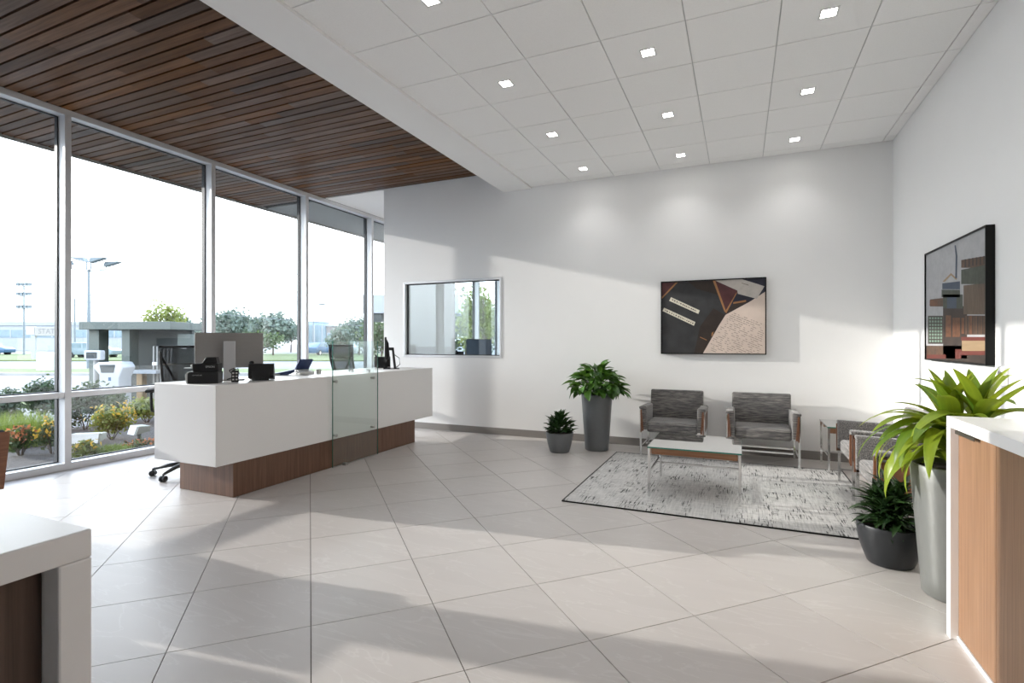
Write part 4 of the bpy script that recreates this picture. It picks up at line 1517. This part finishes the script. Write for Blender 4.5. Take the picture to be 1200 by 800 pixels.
mat('grass_blade', (0.130, 0.190, 0.035), 0.7, noise=((3, 3, 3), 0.3), trans=(0.35, (0.20, 0.26, 0.04)))
mat('pole_metal', (0.14, 0.17, 0.19), 0.5, 0.3, noise=((3, 3, 3), 0.03))
mat('kiosk_green', (0.095, 0.112, 0.10), 0.6, noise=((2, 2, 2), 0.05))
mat('kiosk_dark', (0.028, 0.036, 0.036), 0.5, noise=((2, 2, 2), 0.1))
mat('kiosk_wood', (0.26, 0.16, 0.07), 0.6, noise=((8, 8, 2), 0.15))
mat('concrete_pale', (0.30, 0.32, 0.34), 0.8, noise=((0.5, 0.5, 0.5), 0.05))
mat('brick_far', (0.20, 0.19, 0.185), 0.8, noise=((1, 1, 1), 0.08))
mat('far_window', (0.16, 0.22, 0.25), 0.1, noise=((1, 1, 1), 0.2))
mat('sign_board', (0.30, 0.29, 0.265), 0.7, noise=((2, 2, 2), 0.04))
mat('sign_text', (0.16, 0.16, 0.17), 0.7, noise=((2, 2, 2), 0.04))
mat('car_blue', (0.05, 0.11, 0.20), 0.25, 0.2, noise=((1, 1, 1), 0.03))
mat('car_white', (0.42, 0.43, 0.44), 0.25, noise=((1, 1, 1), 0.03))
mat('car_pale', (0.20, 0.26, 0.29), 0.25, 0.1, noise=((1, 1, 1), 0.03))
mat('tyre', (0.02, 0.02, 0.02), 0.8, noise=((9, 9, 9), 0.1))
mat('lens_pale', (0.42, 0.45, 0.41), 0.3, noise=((5, 5, 5), 0.05))
mat('wire', (0.16, 0.17, 0.18), 0.6, noise=((1, 1, 1), 0.03))

FV = Vector((-math.sin(YAW), math.cos(YAW), 0))
RV = Vector((math.cos(YAW), math.sin(YAW), 0))
GZ = -0.16


def P(u, d, z=GZ):
    """place on the ground: column u of the 1200 px frame, d metres ahead of the viewpoint"""
    v = FV * d + RV * ((u - 600) / FOC * d)
    return Vector((v.x, v.y, z))


struct(MB().box(-260, -6.93, -140, 260, -0.6, GZ), 'parking_lot', 'asphalt', 'pale grey asphalt outside the windows', 'asphalt')
struct(MB().box(-10.6, -6.93, YN, 15.5, GZ, -0.09), 'planting_bed', 'mulch', 'brown mulch planting bed outside the windows', 'planting bed')


def strip(name, mat_name, x0, x1, d0, d1, z1, label, cat):
    o = MB().box(x0, x1, d0, d1, GZ, z1).build(name, mat_name)
    o.rotation_euler = (0, 0, YAW)
    return tag(o, label, cat, kind='structure')


strip('lawn', 'lawn', -34, -7.5, 24.5, 28.5, GZ + 0.10, 'grass island between the two roadways', 'lawn')
strip('kerb_strip', 'kerb', -34.2, -7.4, 24.2, 24.5, GZ + 0.11, 'concrete kerb before the grass island', 'kerb')
strip('lawn', 'lawn', -110, -8, 42, 66, GZ + 0.10, 'far lawn in front of the distant buildings', 'lawn')
strip('lawn', 'lawn', -16, -8.3, 12.2, 13.2, GZ + 0.06, 'narrow lawn strip beyond the planting bed', 'lawn')


def leaf_cloud(name, n, c, rad, size, mat_name, parent, rg_, shell=0.55, flatten=0.0, lumps=0):
    mb = MB()
    cs = []
    if lumps:
        for k in range(lumps):
            a = rg_.uniform(0, 6.283)
            e_ = rg_.uniform(-0.5, 1.3)
            q = rg_.uniform(0.3, 0.62)
            cs.append((Vector((math.cos(a) * math.cos(e_) * rad[0] * q, math.sin(a) * math.cos(e_) * rad[1] * q, math.sin(e_) * rad[2] * q)), rg_.uniform(0.42, 0.6)))
    for k in range(n):
        d = Vector((rg_.gauss(0, 1), rg_.gauss(0, 1), rg_.gauss(0, 1)))
        d.normalize()
        q = shell + (1 - shell) * rg_.random()
        p = Vector((d.x * rad[0] * q, d.y * rad[1] * q, d.z * rad[2] * q))
        if cs:
            cc, s_ = rg_.choice(cs)
            p = cc + p * s_
        p += Vector(c)
        s = size * rg_.uniform(0.6, 1.3)
        nrm = (d + Vector((rg_.uniform(-1, 1), rg_.uniform(-1, 1), rg_.uniform(-1, 1))) * 0.9)
        nrm.normalize()
        u = nrm.cross(Vector((rg_.uniform(-1, 1), rg_.uniform(-1, 1), rg_.uniform(-1, 1))))
        if u.length < 1e-3:
            continue
        u.normalize()
        w = nrm.cross(u)
        b = len(mb.v)
        mb.v += [tuple(p - u * s), tuple(p - w * s * 0.5), tuple(p + u * s), tuple(p + w * s * 0.5)]
        mb.f.append((b, b + 1, b + 2, b + 3))
        mb.mi.append(0)
    me = bpy.data.meshes.new(name)
    me.from_pydata(mb.v, [], mb.f)
    me.materials.append(MATS[mat_name])
    o = bpy.data.objects.new(name, me)
    COL.objects.link(o)
    o.parent = parent
    o['kind'] = 'stuff'
    return o


ro = random.Random(21)


def shrub(name, label, u, d, h, w, mat_name, n=700, size=0.035, cat='shrub', blossom=None, nb=0, group=None):
    t = thing(name, label, cat, P(u, d, -0.09), 0, group)
    leaf_cloud('foliage', int(n * 1.7), (0, 0, h * 0.42), (w / 2, w / 2, h * 0.6), size, mat_name, t, ro, 0.2, lumps=9)
    s = MB()
    for k in range(6):
        a = k * 1.05
        s.tube([(0.02 * math.cos(a), 0.02 * math.sin(a), 0), (w * 0.28 * math.cos(a), w * 0.28 * math.sin(a), h * 0.65)], [0.007, 0.003], 5)
    s.build('stems', 'bark', t)
    if blossom:
        leaf_cloud('blossoms', nb, (0, 0, h * 0.62), (w / 2, w / 2, h * 0.45), size * 1.1, blossom, t, ro, 0.8, lumps=7)
    return t


HG = 'dark hedge shrubs along the bed'
shrub('hedge_shrub', 'low dark shrub at the left edge of the window view', 4, 9.0, 0.74, 0.6, 'foliage_dark', 900, 0.04, group=HG)
shrub('hedge_shrub', 'dark rounded shrub left of the first mullion', 50, 9.5, 0.92, 0.85, 'foliage_dark', 1200, 0.04, group=HG)
shrub('hedge_shrub', 'grey-green shrub just right of the first mullion', 100, 8.8, 0.80, 0.75, 'foliage_dark', 1200, 0.04, group=HG)
shrub('hedge_shrub', 'loose green shrub between the mullion and the kiosk', 126, 10.2, 0.62, 0.7, 'foliage_green', 900, 0.04, group=HG)
shrub('hedge_shrub', 'green shrub at the foot of the kiosk by the desk', 172, 9.6, 0.5, 0.9, 'foliage_lime', 800, 0.035, group=HG)
shrub('flower_shrub', 'yellow-green leafy shrub behind the flat floodlights', 131, 7.9, 0.55, 0.75, 'foliage_lime', 900, 0.032, blossom='blossom_yellow', nb=120)
shrub('flower_shrub', 'yellow flowering shrub left of the first mullion', 62, 6.9, 0.50, 0.42, 'foliage_green', 420, 0.030, 'flowers', 'blossom_yellow', 90)
shrub('flower_shrub', 'orange flowering plants left of the yellow ones', 24, 6.8, 0.42, 0.42, 'foliage_green', 360, 0.030, 'flowers', 'blossom_orange', 100)
shrub('flower_shrub', 'yellow ground plants under the left floodlight', 100, 6.6, 0.24, 0.36, 'foliage_lime', 420, 0.028, 'flowers', 'blossom_yellow', 60)
shrub('flower_shrub', 'reddish ground plants under the right floodlight', 166, 7.1, 0.16, 0.50, 'foliage_green', 260, 0.025, 'flowers', 'blossom_orange', 90)


def grass_clump(label, u, d, w, h, n):
    t = thing('grass_clump', label, 'grass', P(u, d, -0.09))
    mb = MB()
    for k in range(n):
        a = ro.uniform(0, 6.28)
        r = w / 2 * math.sqrt(ro.random())
        x, y_ = r * math.cos(a) * 1.5, r * math.sin(a)
        hh_ = h * ro.uniform(0.6, 1.1)
        lx, ly = ro.uniform(-0.12, 0.12), ro.uniform(-0.12, 0.12)
        q = ro.uniform(0, 3.14)
        dx, dy = 0.006 * math.cos(q), 0.006 * math.sin(q)
        b = len(mb.v)
        mb.v += [(x - dx, y_ - dy, 0), (x + dx, y_ + dy, 0), (x + lx * 0.5 + dx * 0.7, y_ + ly * 0.5 + dy * 0.7, hh_ * 0.65),
                 (x + lx * 0.5 - dx * 0.7, y_ + ly * 0.5 - dy * 0.7, hh_ * 0.65), (x + lx, y_ + ly, hh_)]
        mb.f += [(b, b + 1, b + 2, b + 3), (b + 3, b + 2, b + 4)]
        mb.mi += [0, 0]
    o = mb.build('blades', 'grass_blade', t)
    o['kind'] = 'stuff'
    return t


grass_clump('bright green grass clump behind the orange flowers', 14, 7.6, 0.9, 0.44, 1400)
grass_clump('green grass tuft under the floodlights', 133, 6.75, 0.28, 0.15, 600)


def flood(label, u, d, rz, w):
    t = thing('floodlight', label, 'floodlight', P(u, d, -0.09), rz, 'flat floodlights in the planting bed')
    MB().box(-0.02, 0.02, -0.02, 0.02, 0, 0.14).build('stake', 'kiosk_green', t)
    MB().prism([(-0.10, 0.12), (0.10, 0.16), (0.10, 0.24), (-0.06, 0.25)], -w / 2, w / 2, 'x').build('housing', 'lens_pale', t, bevel=0.01)
    MB().prism([(-0.112, 0.125), (-0.10, 0.12), (-0.06, 0.25), (-0.072, 0.25)], -w / 2 + 0.02, w / 2 - 0.02, 'x').build('lens', 'white_plastic', t)


flood('pale flat floodlight nearer the first mullion', 103, 7.05, YAW + R_(15), 0.36)
flood('pale flat floodlight nearer the reception desk', 163, 7.7, YAW - R_(30), 0.24)

# drive-up kiosk with a white machine
kp = P(160, 13.0)
kk = thing('drive_up_kiosk', 'grey-green drive-up kiosk outside beyond the planting bed', 'kiosk', kp, YAW - R_(2))
MB().box(-1.18, 1.12, -0.35, 1.3, 1.86, 2.05).build('roof_slab', 'kiosk_green', kk, bevel=0.01)
MB().box(-1.05, -0.80, -0.2, 0.1, 0, 1.86).build('post', 'kiosk_green', kk)
MB().box(-0.22, -0.02, -0.2, 0.1, 0.75, 1.86).build('post', 'kiosk_green', kk)
MB().box(-0.82, 1.05, 0.55, 0.65, 0.0, 1.86).build('rear_wall', 'kiosk_dark', kk)
MB().box(-0.02, 1.05, -0.1, 0.55, 0.0, 0.78).build('lower_wall', 'kiosk_dark', kk)
MB().box(-0.35, 0.72, -0.30, 0.2, 0.78, 0.86).build('counter', 'concrete_pale', kk)
MB().box(1.05, 1.62, 0.0, 0.9, 0.0, 1.75).build('side_cabinet', 'kiosk_green', kk)
MB().box(0.20, 0.34, -0.26, -0.1, 0.0, 0.78).build('timber_post', 'kiosk_wood', kk)
for k in range(6):
    MB().box(0.52 + k * 0.09, 0.555 + k * 0.09, -0.14, -0.10, 0.0, 1.45).build('slat', 'exterior_grey', kk)
MB().box(1.16, 1.30, -0.02, 0.0, 1.38, 1.44).build('notice', 'white_plastic', kk)
MB().box(0.55, 0.66, -0.20, -0.15, 0.98, 1.06).build('lamp', 'white_plastic', kk)
mc = thing('service_machine', 'white drive-up machine with a small screen in front of the kiosk', 'machine', P(137, 11.9), YAW)
MB().prism([(-0.26, 0.0), (0.20, 0.0), (0.20, 0.75), (0.30, 0.98), (0.22, 1.10), (-0.28, 1.10), (-0.40, 1.00), (-0.34, 0.92), (-0.26, 0.82)], -0.2, 0.2, 'y').build('body', 'car_white', mc, bevel=0.03, seg=3)
MB().prism([(-0.20, 0.86), (0.08, 0.86), (0.12, 1.04), (-0.24, 1.04)], -0.205, -0.19, 'y').build('recess', 'kiosk_dark', mc)
MB().box(-0.04, 0.02, -0.206, -0.2, 0.68, 0.76).build('sticker', 'car_blue', mc)
MB().box(-0.72, -0.34, -0.05, 0.1, 1.14, 1.36).build('screen_case', 'car_white', mc, bevel=0.02)
MB().box(-0.66, -0.42, -0.056, -0.05, 1.18, 1.32).build('screen', 'kiosk_dark', mc)
MB().tube([(-0.5, 0.03, 0.0), (-0.5, 0.03, 1.14)], 0.05, 10).build('screen_post', 'exterior_grey', mc)
MB().tube([(-0.27, -0.1, 0.96), (-0.36, -0.16, 0.99), (-0.40, -0.1, 0.96)], 0.02, 8).build('handle', 'white_plastic', mc)


# trees
def tree(label, u, d, h, w, mat_name, n=1500, size=0.28, crown0=0.3, group=None, name='tree'):
    t = thing(name, label, 'tree', P(u, d), 0, group)
    zc = h * (1 + crown0) / 2
    leaf_cloud('foliage', n, (0, 0, zc), (w / 2, w / 2, h * (1 - crown0) / 2), size, mat_name, t, ro, 0.3, lumps=12)
    tr = MB().tube([(0, 0, 0), (0.05, 0, h * 0.4), (0, 0.05, h * 0.75)], [0.035 * h * 0.6, 0.02 * h, 0.006 * h], 8)
    for k in range(5):
        a = k * 1.3
        tr.tube([(0.03, 0, h * (0.3 + 0.06 * k)), (w * 0.3 * math.cos(a), w * 0.3 * math.sin(a), h * (0.55 + 0.06 * k))], [0.012 * h, 0.004 * h], 6)
    tr.build('trunk', 'bark', t)
    return t


TG = 'trees along the far side of the road'
tree('young light green tree rising above the kiosk', 194, 21, 3.35, 1.9, 'foliage_lime', 900, 0.085, 0.35)
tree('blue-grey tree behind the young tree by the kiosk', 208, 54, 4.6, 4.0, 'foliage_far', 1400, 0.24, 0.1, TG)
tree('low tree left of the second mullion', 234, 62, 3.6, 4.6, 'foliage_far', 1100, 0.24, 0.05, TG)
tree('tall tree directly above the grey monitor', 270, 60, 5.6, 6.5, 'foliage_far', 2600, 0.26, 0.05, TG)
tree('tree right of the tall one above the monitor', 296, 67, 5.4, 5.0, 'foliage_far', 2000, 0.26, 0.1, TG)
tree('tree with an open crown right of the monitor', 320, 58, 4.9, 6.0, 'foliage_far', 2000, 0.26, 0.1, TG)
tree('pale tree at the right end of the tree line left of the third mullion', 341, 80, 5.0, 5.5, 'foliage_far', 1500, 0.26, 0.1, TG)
tree('bushy green tree low beside the monitor', 302, 44, 2.7, 5.5, 'foliage_green', 1700, 0.17, 0.0, TG)
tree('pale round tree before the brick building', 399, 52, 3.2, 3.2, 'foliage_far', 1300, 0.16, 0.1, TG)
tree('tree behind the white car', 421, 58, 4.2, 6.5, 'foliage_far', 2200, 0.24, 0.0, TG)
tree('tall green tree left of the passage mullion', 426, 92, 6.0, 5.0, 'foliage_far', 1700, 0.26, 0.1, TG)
tree('dark tree right of the passage mullion', 447, 34, 3.3, 3.6, 'foliage_green', 1700, 0.14, 0.0, TG)
tree('leafy tree seen through the left of the interior window', 546, 26, 4.6, 4.0, 'foliage_green', 2600, 0.12, 0.0)
tree('lime green tree in the middle of the interior window', 566, 20, 4.0, 2.4, 'foliage_lime', 2000, 0.09, 0.0)
tree('tall green tree seen through the right of the interior window', 590, 32, 4.4, 4.2, 'foliage_green', 2600, 0.12, 0.0)
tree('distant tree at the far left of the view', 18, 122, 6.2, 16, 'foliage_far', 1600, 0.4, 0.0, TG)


# lamp posts and wires
def lamp_post(label, u, d, h, kind):
    t = thing('lamp_post', label, 'lamp post', P(u, d), YAW)
    MB().tube([(0, 0, 0), (0, 0, h)], [0.11, 0.07], 10).build('pole', 'pole_metal', t)
    if kind == 'four':
        for dx, dy, up in ((-1.0, -0.2, 0.35), (-0.45, 0.3, 0.75), (0.45, -0.3, 0.55), (1.0, 0.2, 0.3)):
            a = MB().tube([(0, 0, h - 0.1), (dx * 0.8, dy, h), (dx * 0.85, dy, h + up * 0.7)], 0.035, 6).build('arm', 'pole_metal', t)
            s = 1 if dx > 0 else -1
            MB().prism([(dx * 0.8, h + up * 0.6), (dx * 0.8 + s * 0.75, h + up * 0.6 + 0.22), (dx * 0.8 + s * 0.85, h + up * 0.6 + 0.30), (dx * 0.8 + s * 0.1, h + up * 0.6 + 0.28)], dy - 0.18, dy + 0.18, 'y').build('lamp_head', 'pole_metal', a)
    elif kind == 'two':
        for s in (-1, 1):
            a = MB().tube([(0, 0, h - 0.1), (s * 0.6, 0, h + 0.25), (s * 0.9, 0, h + 0.3)], 0.05, 6).build('arm', 'pole_metal', t)
            MB().box(s * 1.15 - 0.35, s * 1.15 + 0.35, -0.2, 0.2, h + 0.25, h + 0.42).build('lamp_head', 'pole_metal', a, bevel=0.03)
    elif kind == 'tiers':
        for z in (h, h - 1.1, h - 2.6):
            a = MB().tube([(-0.8, 0, z), (0.8, 0, z)], 0.05, 6).build('crossbar', 'pole_metal', t)
            for s in (-0.65, -0.2, 0.25, 0.65):
                MB().box(s - 0.16, s + 0.16, -0.15, 0.15, z + 0.08, z + 0.42).build('lamp_head', 'pole_metal', a)
    return t


lamp_post('tall street lamp with four curved heads above the kiosk', 104, 30, 5.75, 'four')
lamp_post('distant tiered floodlight mast left of the first mullion', 28, 60, 8.0, 'tiers')
lamp_post('distant double-headed lamp post above the brick building', 367, 67, 6.1, 'two')
lamp_post('thin plain pole just right of the first mullion', 87.5, 60, 6.6, 'none')
WG = 'overhead wires across the sky'
for k, (u0, v0, u1, v1, lab) in enumerate(((-150, 290, 700, 417, 'lowest overhead wire crossing behind the street lamp'),
                                          (-150, 318, 700, 396, 'overhead wire second from the bottom'),
                                          (-150, 275, 700, 392, 'overhead wire third from the bottom'),
                                          (-150, 240, 700, 372, 'overhead wire fourth from the bottom'),
                                          (-150, 205, 700, 352, 'topmost of the overhead wires'))):
    d = 48.0
    u1_, sl = 460, (v1 - v0) / (u1 - u0)
    if k == 0:
        sl, v0 = 0.095, 341 - 0.095 * 150
    elif k == 1:
        sl, v0 = 0.088, 333 - 0.088 * 150
    elif k == 2:
        sl, v0 = 0.125, 308 - 0.125 * 150
    elif k == 3:
        sl, v0 = 0.150, 288 - 0.150 * 150
    else:
        sl, v0 = 0.165, 262 - 0.165 * 150
    pts = []
    for q in range(13):
        u = -150 + (610) * q / 12
        v = v0 + sl * (u + 150)
        p = P(u, d, CAM_H + (400.8 - v) / FOC * d)
        p.z -= 0.25 * math.sin(q / 12 * math.pi)
        pts.append(tuple(p))
    o = MB().tube(pts, 0.026, 5).build('power_line', 'wire')
    tag(o, lab, 'wire', WG)

# far buildings, sign, cars
bd_ = thing('low_building', 'long pale low building at the far left behind the sign', 'building', P(30, 95), YAW)
MB().box(-20, 18, 0, 14, 0, 4.6).build('wall', 'concrete_pale', bd_)
MB().box(-20.2, 18.2, -0.2, 14, 4.6, 5.3).build('parapet', 'concrete_pale', bd_)
MB().box(-20, 18, -0.06, 0.0, 2.4, 3.8).build('window_band', 'far_window', bd_)
for k in range(10):
    MB().box(-18 + k * 3.8, -17.8 + k * 3.8, -0.1, -0.06, 2.4, 3.8).build('window_post', 'concrete_pale', bd_)
bb = thing('brick_building', 'grey brick building with a bowed glass front', 'building', P(388, 74), YAW + R_(8))
MB().box(-1.2, 6.0, 0.4, 6, 0, 3.8).build('wall', 'brick_far', bb)
MB().lathe([(1.9, 0.9), (1.9, 4.0), (1.7, 4.5), (0.0, 4.7)], 24, -2.2, 1.6).build('bow_front', 'far_window', bb)
MB().lathe([(1.95, 0.0), (1.95, 0.9)], 24, -2.2, 1.6).build('bow_base', 'brick_far', bb)
for k in range(7):
    a = math.pi + k * math.pi / 6
    MB().box(-2.2 + 1.93 * math.cos(a) - 0.06, -2.2 + 1.93 * math.cos(a) + 0.06, 1.6 + 1.93 * math.sin(a) - 0.06, 1.6 + 1.93 * math.sin(a) + 0.06, 0.9, 4.0).build('glazing_bar', 'concrete_pale', bb)
for k in range(4):
    w_ = MB().box(-0.6 + k * 1.6, 0.5 + k * 1.6, 0.34, 0.4, 1.6, 2.9).build('window', 'concrete_pale', bb)
    MB().box(-0.5 + k * 1.6, 0.4 + k * 1.6, 0.31, 0.34, 1.7, 2.8).build('pane', 'far_window', w_)
MB().box(-1.4, 6.2, 0.2, 6.2, 3.8, 4.0).build('roof', 'concrete_pale', bb)
hs = thing('white_house', 'small white building beside the pale round tree', 'building', P(406, 66), YAW)
MB().box(-0.9, 0.9, 0, 3, 0, 3.2).build('wall', 'car_white', hs)
MB().prism([(-1.1, 3.2), (1.1, 3.2), (0, 4.0)], -0.2, 3.2, 'y').build('roof', 'brick_far', hs)
MB().box(-0.4, 0.1, -0.05, 0.0, 1.4, 2.4).build('window', 'far_window', hs)

sg = thing('roadside_sign', 'beige roadside sign reading STATE on two posts', 'sign', P(52, 45), YAW)
MB().box(-0.75, 2.1, -0.12, 0.12, 2.10, 2.85).build('board', 'sign_board', sg, bevel=0.02)
MB().box(-1.48, -0.78, -0.13, 0.11, 2.18, 2.90).build('number_panel', 'car_white', sg, bevel=0.02)
for x in (-0.9, 1.9):
    MB().box(x - 0.16, x + 0.16, -0.1, 0.1, 0, 2.12).build('post', 'concrete_pale', sg)
tm = text_mesh('STATE', 0.62, 'lettering')
tm.materials.clear()
tm.materials.append(MATS['sign_text'])
link_mesh('lettering', tm, sg, (0.45, -0.125, 2.47), (R_(90), 0, 0))
ub = thing('utility_cabinet', 'white utility cabinet on the grass left of the first mullion', 'cabinet', P(58, 27), YAW)
MB().box(-0.42, 0.42, -0.3, 0.3, 0.0, 0.98).build('cabinet', 'car_white', ub, bevel=0.02)
MB().box(-0.38, -0.01, -0.31, -0.3, 0.08, 0.90).build('door', 'white_plastic', ub)
MB().box(0.01, 0.38, -0.31, -0.3, 0.08, 0.90).build('door', 'white_plastic', ub)
cn = thing('drive_through_canopy', 'grey canopy edge seen right of the passage mullion', 'canopy', P(456, 22), YAW)
MB().box(-0.95, 3.0, -0.6, 2.0, 2.75, 3.5).build('fascia', 'concrete_pale', cn)
MB().box(-0.80, -0.2, -0.5, 0.0, 2.4, 2.75).build('lamp_housing', 'kiosk_dark', cn)
MB().box(1.2, 1.6, 0, 0.4, 0, 2.75).build('column', 'concrete_pale', cn)


def car(label, u, d, rz, body, sc=1.0):
    t = thing('car', label, 'car', P(u, d), rz)
    t.scale = (sc, sc, sc)
    MB().prism([(-2.2, 0.35), (2.2, 0.35), (2.25, 0.75), (1.9, 0.95), (1.25, 1.0), (0.6, 1.5), (-1.3, 1.52), (-1.95, 1.05), (-2.25, 0.95)], -0.88, 0.88, 'y').build('body', body, t, bevel=0.06, seg=3)
    for s in (-1, 1):
        MB().prism([(1.0, 1.02), (0.52, 1.43), (-0.3, 1.45), (-0.3, 1.02)], s * 0.885 - 0.005, s * 0.885 + 0.005, 'y').build('window', 'far_window', t)
        MB().prism([(-0.42, 1.02), (-0.42, 1.45), (-1.25, 1.45), (-1.7, 1.05)], s * 0.885 - 0.005, s * 0.885 + 0.005, 'y').build('window', 'far_window', t)
        for x in (-1.4, 1.4):
            w = MB().tube([(x, s * 0.70, 0.33), (x, s * 0.90, 0.33)], 0.33, 18).build('wheel', 'tyre', t)
            MB().tube([(x, s * 0.90, 0.33), (x, s * 0.91, 0.33)], 0.2, 12).build('hubcap', 'brushed_steel', w)
    return t


car('pale blue car parked right of the first mullion', 108, 50, YAW + R_(8), 'car_pale')
car('dark blue car in front of the brick building', 374, 60, YAW + R_(82), 'car_blue')
car('white car parked behind the glass screen', 426, 66, YAW + R_(62), 'car_white')
car('dark blue car cut off at the left edge of the windows', -14, 60, YAW + R_(10), 'car_blue')
